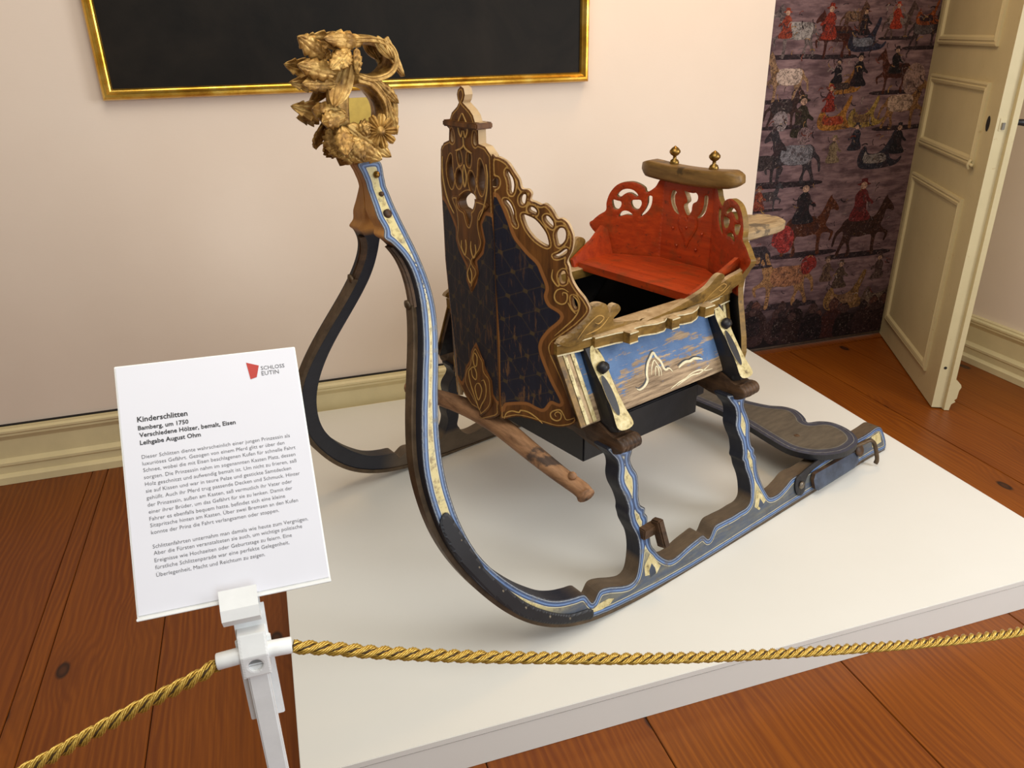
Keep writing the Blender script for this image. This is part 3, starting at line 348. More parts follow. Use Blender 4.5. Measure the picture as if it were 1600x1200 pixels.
# measured outlines in metres (sled-local, board-local or sign-local coordinates)
DATA = r'''{"G":[[-0.0891,1.1374],[-0.0823,1.113],[-0.074,1.0867],[-0.0733,1.052],[-0.0749,1.0208],[-0.0699,0.9966],[-0.0764,0.9792],[-0.064,0.9669],[-0.0536,0.9535],[-0.0457,0.9417],[-0.0385,0.9207],[-0.037,0.9019],[-0.0367,0.8727],[-0.0442,0.8369],[-0.0562,0.8021],[-0.0683,0.7702],[-0.0845,0.7341],[-0.1028,0.6961],[-0.129,0.6393],[-0.144,0.601],[-0.1576,0.561],[-0.1681,0.5241],[-0.1714,0.4969],[-0.1727,0.4511],[-0.1705,0.409],[-0.1634,0.3645],[-0.1475,0.3127],[-0.1149,0.2524],[-0.079,0.2006],[-0.0358,0.1452],[0.0054,0.1084],[0.0577,0.0745],[0.1051,0.0536],[0.1554,0.0373],[0.2087,0.026],[0.2628,0.0203],[0.36,0.0137],[0.4143,0.0096],[0.5128,0.0057],[0.6088,0.0049],[0.8009,0.0062],[0.9969,0.0156],[1.1844,0.0161],[1.4046,0.0136],[1.5382,0.0147],[1.6337,0.0092]],"T":[[1.6254,0.0729],[1.595,0.0984],[1.5133,0.0961],[1.2997,0.0931],[1.1355,0.088],[1.1147,0.0909],[1.0726,0.0908],[1.0357,0.0788],[0.9931,0.0692],[0.9539,0.0731],[0.9357,0.0959],[0.921,0.1312],[0.9124,0.1619],[0.9141,0.1927],[0.9166,0.2133],[0.9104,0.2249],[0.914,0.2373],[0.9033,0.254],[0.9062,0.2836],[0.9153,0.3112],[0.9121,0.3384],[0.9065,0.3661],[0.9193,0.3922],[0.8475,0.4114],[0.85,0.3944],[0.8651,0.3702],[0.8622,0.3452],[0.8513,0.3224],[0.8545,0.2954],[0.8618,0.2707],[0.859,0.2413],[0.8511,0.2248],[0.8566,0.2115],[0.8574,0.1921],[0.8652,0.1623],[0.8667,0.1304],[0.8592,0.0975],[0.8375,0.0836],[0.8032,0.0825],[0.7696,0.0814],[0.7224,0.0837],[0.687,0.0819],[0.6559,0.0574],[0.6344,0.0766],[0.6061,0.0754],[0.5636,0.0698],[0.5131,0.0605],[0.4826,0.0658],[0.4545,0.0904],[0.4413,0.1103],[0.4307,0.129],[0.4312,0.1608],[0.4296,0.1826],[0.4357,0.2048],[0.4294,0.2176],[0.433,0.2301],[0.4192,0.242],[0.4191,0.2659],[0.4268,0.2904],[0.4312,0.3193],[0.4219,0.3424],[0.4194,0.3631],[0.431,0.3892],[0.3545,0.4127],[0.3581,0.3971],[0.3734,0.3744],[0.3736,0.3548],[0.3635,0.3318],[0.363,0.3089],[0.3725,0.279],[0.3758,0.2508],[0.3712,0.2355],[0.372,0.2216],[0.3728,0.2076],[0.3794,0.1879],[0.3861,0.1679],[0.3861,0.1397],[0.3782,0.1075],[0.3601,0.0721],[0.3358,0.0611],[0.3038,0.068],[0.2585,0.0845],[0.2274,0.0886],[0.1992,0.0692],[0.1786,0.0992],[0.1447,0.1075],[0.1078,0.1174],[0.0723,0.1333],[0.0331,0.1573],[0.0096,0.1804],[-0.0283,0.2171],[-0.0525,0.2471],[-0.0747,0.2803],[-0.0963,0.3126],[-0.1117,0.3533],[-0.1236,0.4215],[-0.1259,0.4736],[-0.1204,0.5307],[-0.1,0.6019],[-0.0846,0.6408],[-0.0625,0.6889],[-0.0412,0.7375],[-0.0226,0.7845],[-0.01,0.8249],[-0.0039,0.8613],[-0.0057,0.8992],[-0.0078,0.9316],[-0.0109,0.9508],[-0.0142,0.9727],[-0.0175,0.9944],[-0.0217,1.0176],[-0.0235,1.0418],[-0.0247,1.0672],[-0.0282,1.1011],[-0.0377,1.1375]],"SPL":[[-0.1409,0.4262],[-0.119,0.3682],[-0.0925,0.2964],[-0.0816,0.2727],[-0.0468,0.2219],[0.0038,0.1591],[0.0659,0.1082],[0.1233,0.0766],[0.1872,0.0607],[0.1863,0.0367],[0.1568,0.0436],[0.1063,0.059],[0.0591,0.0805],[0.0068,0.1142],[-0.0343,0.1509],[-0.0775,0.206],[-0.109,0.2543],[-0.1405,0.3127],[-0.1589,0.3627],[-0.1667,0.4104]],"LEGTRI":[[[0.4196,0.1093],[0.3916,0.0857],[0.3894,0.0594],[0.4326,0.049],[0.451,0.0633]],[[0.8922,0.1175],[0.8729,0.0724],[0.8918,0.0552],[0.9276,0.0725],[0.9134,0.0979]],[[0.1928,0.0459],[0.199,0.0536],[0.2196,0.0581],[0.2517,0.0569],[0.2691,0.0497],[0.2548,0.0419],[0.2254,0.0401]]],"LEGDIA":[[[0.4191,0.0837],[0.4064,0.0685],[0.4058,0.0486],[0.4305,0.0514],[0.4288,0.0672]],[[0.9021,0.0899],[0.8896,0.0682],[0.8989,0.0587],[0.9177,0.0639]]],"FC_left":[[0.012,1.281],[0.025,1.272],[0.03,1.261],[0.028,1.252],[0.023,1.243],[0.032,1.233],[0.056,1.218],[0.066,1.202],[0.081,1.2],[0.082,1.185],[0.071,1.179],[0.075,1.151],[0.099,1.143],[0.115,1.126],[0.123,1.049],[0.122,1.008],[0.122,0.923],[0.123,0.833],[0.11,0.672],[0.097,0.565],[0.092,0.479],[0.057,0.446],[0.025,0.425],[-0.006,0.425],[-0.013,0.391]],"FC_right":[[0.007,1.244],[-0.021,1.228],[-0.034,1.217],[-0.041,1.202],[-0.059,1.202],[-0.058,1.186],[-0.053,1.185],[-0.053,1.153],[-0.079,1.149],[-0.103,1.13],[-0.104,1.036],[-0.109,0.878],[-0.112,0.838],[-0.121,0.677],[-0.126,0.445],[-0.088,0.432]],"FC_key":[[0.016,1.026],[-0.007,1.032],[-0.029,1.027],[-0.033,1.012],[-0.024,0.994],[-0.012,0.986],[-0.014,0.97],[-0.004,0.949],[0.004,0.961],[0.014,0.982],[0.036,0.989],[0.041,1.008]],"FC_pend":[[0.063,1.016],[0.052,0.977],[0.049,0.94],[0.055,0.912],[0.045,0.885],[0.02,0.861],[0.001,0.853],[0.014,0.831],[0.018,0.809],[0.005,0.796],[-0.002,0.773],[-0.016,0.801],[-0.032,0.824],[-0.03,0.84],[-0.014,0.856],[-0.044,0.885],[-0.06,0.913],[-0.053,0.936],[-0.049,0.96],[-0.058,0.985],[-0.084,1.016]],"FC_cart":[[-0.01,0.619],[0.011,0.59],[0.022,0.558],[0.039,0.538],[0.051,0.505],[0.043,0.481],[0.014,0.454],[-0.015,0.428],[-0.02,0.41],[-0.072,0.461],[-0.077,0.51],[-0.073,0.543],[-0.05,0.558],[-0.046,0.585],[-0.032,0.599]],"FS":{"O":[0.22,-0.092,0.42],"U":[0.5212,-0.85344,0.0],"V":[-0.01049,-0.00641,0.99992],"N":[-0.85337,-0.52116,-0.01229]},"FS_out":[[0.0078,0.708],[0.0239,0.7091],[0.037,0.7061],[0.0545,0.6951],[0.0689,0.675],[0.0805,0.6581],[0.0869,0.638],[0.103,0.636],[0.1111,0.6261],[0.108,0.612],[0.1219,0.607],[0.1349,0.602],[0.143,0.605],[0.1524,0.601],[0.1632,0.59],[0.1749,0.572],[0.1871,0.572],[0.1996,0.564],[0.209,0.548],[0.2154,0.527],[0.2118,0.497],[0.2006,0.471],[0.2051,0.456],[0.2101,0.43],[0.2239,0.404],[0.2492,0.373],[0.2572,0.346],[0.2286,0.309],[0.1936,0.278],[0.1631,0.25],[0.1614,0.227],[0.1838,0.176],[0.2063,0.122],[0.2307,0.041],[0.1849,0.013],[0.1382,0.017],[0.0996,0.024],[0.0597,0.025],[0.0211,0.01],[0.0183,0.039],[0.0159,0.251],[0.0108,0.415],[0.0085,0.456],[0.0061,0.615]],"FS_navy":[[0.0142,0.608],[0.0317,0.596],[0.0475,0.558],[0.0632,0.517],[0.096,0.479],[0.1207,0.457],[0.1315,0.434],[0.1445,0.4],[0.1401,0.375],[0.1517,0.35],[0.1836,0.327],[0.1478,0.287],[0.1272,0.253],[0.1272,0.219],[0.1547,0.148],[0.1844,0.087],[0.1574,0.089],[0.1377,0.063],[0.1188,0.065],[0.0875,0.075],[0.0286,0.064],[0.017,0.054],[0.0182,0.251],[0.0121,0.415],[0.0108,0.456]],"FS_holes":[[[0.0128,0.653],[0.0173,0.6581],[0.0253,0.6591],[0.0281,0.65],[0.0236,0.64],[0.015,0.6381],[0.0114,0.6431]],[[0.0514,0.679],[0.0581,0.6711],[0.0653,0.6601],[0.068,0.646],[0.0658,0.631],[0.0613,0.624],[0.0564,0.629],[0.0564,0.643],[0.0536,0.6591],[0.0492,0.671]],[[0.0841,0.6181],[0.09,0.6241],[0.0972,0.624],[0.0963,0.611],[0.0927,0.602],[0.0855,0.601],[0.0824,0.609]],[[0.1066,0.595],[0.1152,0.595],[0.1233,0.588],[0.1224,0.58],[0.1152,0.582],[0.1049,0.587]],[[0.1435,0.573],[0.1507,0.577],[0.1596,0.57],[0.1654,0.56],[0.1637,0.55],[0.1552,0.555],[0.1457,0.565]],[[0.1718,0.536],[0.1799,0.548],[0.1901,0.55],[0.1965,0.54],[0.1951,0.523],[0.1862,0.511],[0.1776,0.507],[0.1732,0.519]],[[0.1673,0.481],[0.1812,0.488],[0.1943,0.498],[0.2001,0.499],[0.1992,0.491],[0.1876,0.482],[0.1732,0.477]],[[0.0883,0.576],[0.1022,0.574],[0.1202,0.566],[0.1377,0.548],[0.1493,0.529],[0.1535,0.505],[0.1404,0.506],[0.1193,0.519],[0.1013,0.539],[0.0919,0.558]],[[0.0425,0.609],[0.0505,0.608],[0.0586,0.599],[0.0649,0.583],[0.0663,0.566],[0.0722,0.548],[0.0641,0.555],[0.0591,0.575],[0.0519,0.592],[0.0433,0.603]],[[0.1831,0.439],[0.1926,0.446],[0.197,0.436],[0.1962,0.417],[0.1854,0.414],[0.1809,0.428]],[[0.2142,0.381],[0.2231,0.378],[0.2281,0.365],[0.2236,0.351],[0.2164,0.36]]],"FS_spirals":[[[0.1903,0.383],[0.1903,0.39],[0.1998,0.389],[0.202,0.378],[0.1975,0.365],[0.1859,0.36],[0.1728,0.366],[0.1684,0.38],[0.1751,0.395],[0.1903,0.4],[0.2047,0.393]],[[0.1732,0.044],[0.1696,0.052],[0.1777,0.059],[0.1871,0.053],[0.1849,0.038],[0.1732,0.032],[0.1602,0.038],[0.158,0.052],[0.1696,0.062],[0.1849,0.065],[0.1943,0.052],[0.2024,0.039],[0.2235,0.048]],[[0.0247,0.014],[0.0314,0.032],[0.0475,0.041],[0.0677,0.04],[0.0736,0.047],[0.0955,0.045],[0.1194,0.031],[0.1346,0.017]],[[0.2159,0.385],[0.2281,0.372],[0.2317,0.351],[0.22,0.327],[0.1981,0.303],[0.1689,0.274]],[[0.2034,0.366],[0.2128,0.35],[0.2236,0.339]],[[0.1643,0.447],[0.162,0.426],[0.1728,0.409],[0.18,0.407],[0.1795,0.428]]],"WF":[[0.29,0.682],[0.315,0.698],[0.361,0.716],[0.398,0.742],[0.404,0.759],[0.427,0.76],[0.452,0.75],[0.465,0.725],[0.473,0.742],[0.492,0.743],[0.505,0.728],[0.498,0.717],[0.48,0.705],[0.492,0.693],[0.586,0.675],[0.588,0.652],[0.477,0.667],[0.384,0.67],[0.329,0.665]],"WR":[[0.592,0.678],[0.682,0.687],[0.774,0.708],[0.827,0.727],[0.852,0.753],[0.874,0.758],[0.893,0.744],[0.884,0.727],[0.927,0.738],[0.976,0.748],[1.013,0.764],[1.019,0.749],[0.997,0.712],[0.952,0.69],[0.948,0.679],[0.805,0.679],[0.696,0.673],[0.598,0.666]],"BC_heart":[[0.017,0.924],[-0.001,0.921],[-0.019,0.921],[-0.031,0.923],[-0.039,0.912],[-0.036,0.898],[-0.022,0.889],[-0.018,0.877],[-0.017,0.864],[-0.005,0.848],[0.009,0.861],[0.015,0.879],[0.003,0.89],[0.006,0.904]],"BC_cl":[[0.064,0.92],[0.05,0.917],[0.055,0.902],[0.051,0.878],[0.038,0.856],[0.032,0.845],[0.052,0.854],[0.067,0.876],[0.071,0.9]],"BC_cr":[[-0.065,0.918],[-0.077,0.92],[-0.079,0.897],[-0.072,0.868],[-0.056,0.849],[-0.043,0.847],[-0.057,0.866],[-0.064,0.89]],"BS_U":[-0.43337,0.90122,0.0],"BS_out":[[-0.0022,0.93],[0.0166,0.947],[0.0322,0.923],[0.0599,0.904],[0.0675,0.918],[0.089,0.93],[0.1176,0.935],[0.1597,0.925],[0.1874,0.896],[0.1999,0.862],[0.2017,0.834],[0.2254,0.817],[0.2473,0.797],[0.2585,0.776],[0.1664,0.691],[0.0067,0.697]],"BS_holes":[[[0.1641,0.887],[0.1507,0.903],[0.1297,0.911],[0.1065,0.908],[0.0899,0.894],[0.0944,0.887],[0.1132,0.897],[0.1319,0.896],[0.1521,0.882]],[[0.1798,0.871],[0.1619,0.87],[0.1476,0.866],[0.1485,0.851],[0.161,0.839],[0.1753,0.846]],[[0.1123,0.873],[0.0944,0.877],[0.0787,0.876],[0.0765,0.861],[0.0877,0.845],[0.1033,0.847],[0.1118,0.859]],[[0.1543,0.816],[0.1476,0.831],[0.1319,0.838],[0.1154,0.834],[0.1056,0.824],[0.1288,0.824]],[[0.0546,0.89],[0.0411,0.892],[0.0411,0.868],[0.0488,0.848],[0.0631,0.832],[0.0787,0.823],[0.0644,0.844],[0.0555,0.867]]],"TXT":[["Kinderschlitten",[-0.0868,0.0771],[-0.0306,0.0773],1],["Bamberg, um 1750",[-0.0868,0.0675],[-0.0305,0.0668],1],["Verschiedene Hölzer, bemalt, Eisen",[-0.0862,0.0578],[0.023,0.0586],1],["Leihgabe August Ohm",[-0.0862,0.0483],[-0.0184,0.0493],1],["Dieser Schlitten diente wahrscheinlich einer jungen Prinzessin als",[-0.0858,0.03],[0.0844,0.0334],0],["luxuriöses Gefährt. Gezogen von einem Pferd glitt er über den",[-0.0857,0.0222],[0.0767,0.025],0],["Schnee, wobei die mit Eisen beschlagenen Kufen für schnelle Fahrt",[-0.0856,0.0144],[0.089,0.0167],0],["sorgten. Die Prinzessin nahm im sogenannten Kasten Platz, dessen",[-0.0855,0.006],[0.0877,0.0079],0],["Holz geschnitzt und aufwendig bemalt ist. Um nicht zu frieren, saß",[-0.0851,-0.0027],[0.0879,-0.0],0],["sie auf Kissen und war in teure Pelze und gestickte Samtdecken",[-0.085,-0.011],[0.0802,-0.0082],0],["gehüllt. Auch ihr Pferd trug passende Decken und Schmuck. Hinter",[-0.085,-0.0192],[0.0896,-0.0164],0],["der Prinzessin, außen am Kasten, saß vermutlich ihr Vater oder",[-0.0846,-0.0272],[0.0791,-0.0253],0],["einer ihrer Brüder, um das Gefährt für sie zu lenken. Damit der",[-0.0842,-0.0354],[0.0782,-0.0335],0],["Fahrer es ebenfalls bequem hatte, befindet sich eine kleine",[-0.0841,-0.0436],[0.0685,-0.042],0],["Sitzpritsche hinten am Kasten. Über zwei Bremsen an den Kufen",[-0.084,-0.0517],[0.0827,-0.0494],0],["konnte der Prinz die Fahrt verlangsamen oder stoppen.",[-0.0837,-0.0596],[0.0591,-0.0581],0],["Schlittenfahrten unternahm man damals wie heute zum Vergnügen.",[-0.0836,-0.0765],[0.0914,-0.074],0],["Aber die Fürsten veranstalteten sie auch, um wichtige politische",[-0.0832,-0.0842],[0.083,-0.0815],0],["Ereignisse wie Hochzeiten oder Geburtstage zu feiern. Eine",[-0.0831,-0.0922],[0.0697,-0.0902],0],["fürstliche Schlittenparade war eine perfekte Gelegenheit,",[-0.0831,-0.1004],[0.0656,-0.0982],0],["Überlegenheit, Macht und Reichtum zu zeigen.",[-0.0828,-0.1089],[0.0366,-0.1068],0],["SCHLOSS",[0.0615,0.1239],[0.0906,0.1242],2],["EUTIN",[0.0615,0.1163],[0.0827,0.1172],2]],"LOGO":[[0.0447,0.1362],[0.0595,0.1304],[0.0551,0.1154],[0.0474,0.1134]],"FOOT":[[1.232,-0.015],[1.232,-0.085],[1.224,-0.165],[1.208,-0.242],[1.188,-0.324],[1.173,-0.408],[1.19,-0.468],[1.231,-0.513],[1.297,-0.541],[1.362,-0.54],[1.401,-0.526],[1.433,-0.494],[1.453,-0.449],[1.454,-0.4],[1.429,-0.366],[1.39,-0.345],[1.409,-0.323],[1.43,-0.294],[1.444,-0.258],[1.435,-0.216],[1.402,-0.174],[1.376,-0.102],[1.368,-0.039],[1.368,0.039],[1.376,0.102],[1.402,0.174],[1.435,0.216],[1.444,0.258],[1.43,0.294],[1.409,0.323],[1.39,0.345],[1.429,0.366],[1.454,0.4],[1.453,0.449],[1.433,0.494],[1.401,0.526],[1.362,0.54],[1.297,0.541],[1.231,0.513],[1.19,0.468],[1.173,0.408],[1.188,0.324],[1.208,0.242],[1.224,0.165],[1.232,0.085],[1.232,0.015]],"HTUBE":[[[[-0.102,0.0,1.142],[-0.11,0.0,1.163],[-0.117,0.0,1.194],[-0.117,0.0,1.232],[-0.112,0.0,1.283],[-0.099,0.0,1.322]],0.022,0.03],[[[-0.068,0.0,1.315],[-0.039,0.0,1.309],[-0.006,0.0,1.315],[0.013,0.0,1.329],[0.019,0.0,1.35],[0.01,0.0,1.37],[-0.01,0.0,1.382],[-0.039,0.0,1.387],[-0.069,0.0,1.387],[-0.1,0.0,1.385]],0.009,0.038],[[[-0.077,0.0,1.311],[-0.048,0.0,1.303],[-0.027,0.0,1.284],[-0.012,0.0,1.26],[-0.009,0.0,1.234],[-0.017,0.0,1.212],[-0.036,0.0,1.197],[-0.063,0.0,1.197],[-0.085,0.0,1.208]],0.014,0.036],[[[-0.051,0.0,1.31],[-0.014,0.0,1.294],[0.009,0.0,1.267],[0.012,0.0,1.238],[0.004,0.0,1.212],[-0.013,0.0,1.196]],0.01,0.028]],"HLEAF":[[[-0.139,-0.02,1.355],[-0.203,-0.035,1.396],0.05,0.012,1],[[-0.119,-0.03,1.321],[-0.209,-0.03,1.344],0.05,0.012,1],[[-0.13,-0.04,1.305],[-0.203,-0.03,1.308],0.04,-0.012,1],[[-0.052,-0.03,1.384],[-0.156,-0.05,1.39],0.045,0.012,1],[[-0.051,0.01,1.382],[-0.089,0.02,1.393],0.04,0.012,1],[[-0.097,-0.05,1.369],[-0.15,-0.055,1.332],0.045,0.014,1],[[-0.103,-0.055,1.367],[-0.126,-0.06,1.333],0.035,0.012,1],[[-0.082,-0.05,1.372],[-0.089,-0.055,1.32],0.025,0.01,1],[[-0.105,-0.05,1.346],[-0.151,-0.055,1.26],0.055,-0.02,0],[[-0.024,-0.03,1.389],[0.011,-0.03,1.347],0.03,0.01,0],[[-0.005,0.03,1.388],[0.038,0.03,1.311],0.03,0.01,0],[[-0.033,-0.03,1.306],[0.017,-0.03,1.257],0.03,0.012,1],[[-0.01,-0.03,1.263],[0.005,-0.035,1.191],0.03,0.01,1],[[-0.116,-0.05,1.238],[-0.198,-0.05,1.26],0.05,-0.02,1],[[-0.125,-0.055,1.244],[-0.184,-0.06,1.233],0.045,-0.012,1],[[-0.132,-0.045,1.223],[-0.143,-0.075,1.163],0.05,0.01,1],[[-0.139,-0.01,1.216],[-0.145,-0.015,1.161],0.05,0.01,1],[[-0.119,-0.045,1.222],[-0.029,-0.06,1.149],0.055,0.012,1],[[-0.122,-0.05,1.19],[-0.053,-0.06,1.146],0.06,0.008,1],[[-0.129,-0.05,1.19],[-0.096,-0.06,1.145],0.06,0.008,1],[[-0.134,-0.04,1.19],[-0.117,-0.05,1.146],0.055,0.008,1],[[-0.135,-0.02,1.183],[-0.141,-0.04,1.155],0.05,0.008,1],[[-0.047,-0.02,1.199],[-0.091,-0.03,1.215],0.05,0.01,1],[[-0.103,-0.05,1.206],[-0.073,-0.06,1.216],0.035,0.012,1]],"ROS":[-0.05,-0.062,1.205],"FIG":[["horse",2.261,1.385,0.212,-1,[105,90,88],[150,140,135]],["rider",2.217,1.462,0.123,-1,[140,56,34],[120,100,90]],["horse",2.467,1.38,0.191,-1,[70,28,16],[60,25,18]],["rider",2.437,1.453,0.15,-1,[140,44,26],[60,40,40]],["sleigh",2.641,1.396,0.143,1,[40,42,58],[110,110,120]],["rider",2.62,1.467,0.115,1,[28,24,30],[90,70,70]],["horse",2.566,1.481,0.126,1,[90,60,45],[120,90,70]],["horse",2.815,1.45,0.155,1,[85,65,60],[120,100,95]],["rider",2.788,1.49,0.115,1,[150,50,30],[80,60,60]],["horse",2.968,1.407,0.172,1,[60,48,50],[90,80,80]],["sleigh",2.963,1.5,0.104,1,[150,75,35],[60,40,45]],["horse",2.236,1.203,0.209,-1,[150,115,85],[190,165,150]],["rider",2.354,1.047,0.192,1,[45,38,25],[60,40,30]],["sleigh",2.558,1.222,0.122,1,[150,100,45],[60,45,40]],["rider",2.514,1.272,0.107,-1,[25,22,28],[120,90,80]],["rider",2.628,1.255,0.147,1,[24,20,26],[40,30,30]],["horse",2.821,1.22,0.191,-1,[75,35,22],[60,28,20]],["rider",2.824,1.303,0.121,1,[22,20,22],[150,60,40]],["horse",2.916,1.06,0.228,1,[140,100,64],[180,150,130]],["plume",2.942,1.216,0.125,1,[150,120,110],0],["sleigh",2.542,1.065,0.154,1,[158,104,42],[150,60,35]],["rider",2.492,1.151,0.123,-1,[130,40,28],[140,90,70]],["sleigh",2.701,1.071,0.141,1,[150,120,60],[120,90,60]],["horse",2.262,1.093,0.176,1,[55,35,30],[50,40,40]],["horse",2.318,0.834,0.272,-1,[52,46,50],[120,115,120]],["plume",2.241,1.081,0.082,-1,[140,125,125],0],["plume",2.376,1.017,0.071,1,[130,105,105],0],["horse",2.186,0.844,0.2,1,[45,38,40],[60,50,50]],["sleigh",2.816,0.874,0.179,1,[42,42,52],[130,120,115]],["rider",2.667,0.972,0.13,-1,[40,40,50],[110,90,85]],["rider",2.913,0.943,0.148,1,[30,28,34],[100,80,75]],["rider",2.551,0.921,0.131,1,[130,110,85],[140,110,100]],["horse",2.48,0.489,0.283,1,[88,45,24],[75,38,22]],["rider",2.429,0.645,0.207,1,[32,28,32],[60,45,45]],["horse",2.808,0.457,0.291,1,[60,34,26],[55,32,26]],["rider",2.761,0.632,0.213,1,[105,34,34],[70,45,40]],["horse",2.23,0.723,0.133,1,[60,55,58],[70,60,60]],["rider",2.174,0.727,0.119,1,[130,60,40],[60,40,40]],["horse",2.352,0.234,0.313,-1,[150,108,70],[150,100,70]],["plume",2.337,0.513,0.126,-1,[150,48,44],0],["plume",2.504,0.39,0.092,1,[138,44,38],0],["horse",2.178,0.45,0.158,-1,[50,42,46],[50,42,46]],["sleigh",2.767,0.167,0.209,1,[130,95,55],[140,105,75]],["sleigh",2.99,0.157,0.195,1,[95,75,65],[120,100,85]],["rider",2.703,0.294,0.153,1,[80,62,50],[120,95,80]],["rider",2.935,0.319,0.138,-1,[90,70,65],[110,90,80]],["rider",2.618,0.337,0.134,1,[100,75,60],[110,85,75]],["head",2.381,0.116,0.168,1,[60,26,20],[70,48,44]],["head",2.24,0.099,0.19,1,[50,30,28],[70,48,44]],["head",2.376,0.064,0.192,1,[50,30,28],[70,48,44]],["head",2.419,0.009,0.198,1,[28,16,14],[45,32,32]],["head",2.893,0.038,0.161,1,[50,30,28],[90,55,45]],["head",3.065,-0.07,0.151,1,[50,30,28],[90,55,45]],["head",2.475,0.069,0.148,1,[40,22,18],[45,32,32]],["head",2.435,0.006,0.2,1,[22,14,16],[70,48,44]],["head",3.007,-0.026,0.209,1,[50,30,28],[90,55,45]],["head",2.351,0.081,0.165,1,[50,30,28],[70,48,44]],["head",2.381,0.097,0.139,1,[28,16,14],[45,32,32]],["head",2.733,0.048,0.187,1,[22,14,16],[90,55,45]],["head",2.492,-0.008,0.141,1,[40,22,18],[70,48,44]],["head",2.745,0.026,0.166,1,[40,22,18],[90,55,45]],["head",2.707,0.007,0.208,1,[40,22,18],[70,48,44]],["head",2.944,-0.035,0.203,1,[50,30,28],[90,55,45]],["head",2.949,0.039,0.162,1,[40,22,18],[70,48,44]],["head",2.225,0.065,0.187,1,[50,30,28],[45,32,32]],["head",2.198,0.118,0.187,1,[40,22,18],[45,32,32]],["head",2.969,-0.059,0.166,1,[28,16,14],[70,48,44]],["head",2.985,0.013,0.171,1,[50,30,28],[70,48,44]],["head",2.462,0.117,0.167,1,[28,16,14],[45,32,32]],["head",2.882,0.018,0.184,1,[50,30,28],[45,32,32]],["head",3.073,-0.016,0.151,1,[40,22,18],[70,48,44]],["head",2.227,0.129,0.174,1,[40,22,18],[90,55,45]],["head",2.609,0.068,0.145,1,[28,16,14],[90,55,45]],["head",2.447,-0.002,0.172,1,[40,22,18],[70,48,44]],["head",2.567,0.044,0.168,1,[40,22,18],[70,48,44]],["head",2.756,0.026,0.177,1,[40,22,18],[70,48,44]],["head",2.213,0.12,0.146,1,[22,14,16],[70,48,44]],["head",2.543,0.076,0.138,1,[50,30,28],[45,32,32]],["head",2.693,-0.036,0.215,1,[60,26,20],[90,55,45]],["head",2.771,-0.021,0.178,1,[28,16,14],[70,48,44]],["head",2.569,-0.011,0.207,1,[22,14,16],[70,48,44]]],"SIDE_ORN":[[[0.525,-0.319,0.506],[0.535,-0.321,0.501],[0.555,-0.319,0.505],[0.572,-0.314,0.516],[0.576,-0.306,0.531],[0.589,-0.295,0.552],[0.604,-0.289,0.564],[0.622,-0.284,0.575],[0.629,-0.29,0.563],[0.641,-0.298,0.548],[0.645,-0.306,0.53],[0.652,-0.31,0.524],[0.665,-0.309,0.525],[0.674,-0.314,0.514]],[[0.592,-0.309,0.525],[0.603,-0.299,0.544],[0.618,-0.293,0.557],[0.625,-0.299,0.545],[0.632,-0.307,0.529],[0.628,-0.314,0.514]],[[0.606,-0.312,0.52],[0.615,-0.303,0.538],[0.622,-0.301,0.54],[0.624,-0.307,0.529],[0.618,-0.314,0.515]],[[0.701,-0.313,0.517],[0.716,-0.31,0.522],[0.734,-0.309,0.525],[0.754,-0.31,0.523],[0.772,-0.309,0.525],[0.791,-0.311,0.521],[0.805,-0.313,0.516]],[[0.648,-0.334,0.475],[0.669,-0.332,0.479],[0.69,-0.331,0.483],[0.715,-0.329,0.485],[0.734,-0.327,0.49],[0.756,-0.325,0.493],[0.783,-0.326,0.492],[0.807,-0.329,0.485],[0.834,-0.331,0.483]],[[0.674,-0.334,0.476],[0.71,-0.331,0.482],[0.746,-0.328,0.487],[0.78,-0.329,0.485],[0.826,-0.324,0.495]]]}'''
D = json.loads(DATA)
# ================================================================ the room
WY = 2.97; WX = 3.17
floor = box('floor', -2.6, WX+.1, -2.0, 3.3, -.06, -.022, MAT['dark']); tag(floor, 'wide varnished pine floorboards of the room', None, None, 'structure')
seams = [-2.6, -2.1, -1.7, -1.32, -.79, -.735, -.45, -.05, .29, .69, 1.25, 1.81, 2.10, 2.43, 2.745, WX+.02]
for a, b in zip(seams[:-1], seams[1:]):
    v, f = boxvf(a+.0012, b-.0012, -2.0, 3.045, -.022, R_.uniform(-.001, .0), .0015); mk('plank', v, f, MAT['floor'], floor)
th = box('threshold', 2.07, 3.05, 3.047, 3.105, -.02, .004, MAT['floor'], floor, .002)
wall = box('wall_back', -2.6, 2.066, WY, WY+.16, 0, 2.9, MAT['wall']); tag(wall, None, None, None, 'structure')
box('lintel', 2.066, WX, WY, WY+.16, 2.35, 2.9, MAT['wall'], wall)
wr = box('wall_right', WX, WX+.15, .9, 3.3, 0, 2.9, MAT['wall']); tag(wr, None, None, None, 'structure')
# the tall window further along the right wall, outside the picture, through which the daylight comes
box('wall_below_window', WX, WX+.15, -.8, .9, 0, .7, MAT['wall'], wr); box('wall_pier', WX, WX+.15, -2.0, -.8, 0, 2.9, MAT['wall'], wr)
jamb = box('trim_1', 3.055, WX, WY+.02, 3.13, 0, 2.35, MAT['skirt']); tag(jamb, None, None, None, 'structure')
SK = [(0, .0), (.034, 0), (.034, .028), (.026, .036), (.020, .040), (.020, .068), (.026, .074), (.026, .084), (.015, .094), (.011, .098), (.011, .172), (.018, .184), (.024, .192), (.024, .200), (.029, .206), (.029, .214), (.021, .221), (.021, .226), (0, .228)]
def skirting(name, fn, L0, L1):
    n = len(SK); V = [fn(L0, d, z) for d, z in SK]+[fn(L1, d, z) for d, z in SK]
    F = [(i, (i+1) % n, n+(i+1) % n, n+i) for i in range(n)]+[tuple(range(n))[::-1], tuple(range(n, 2*n))]
    return tag(mk(name, V, F, MAT['skirt']), None, None, None, 'structure')
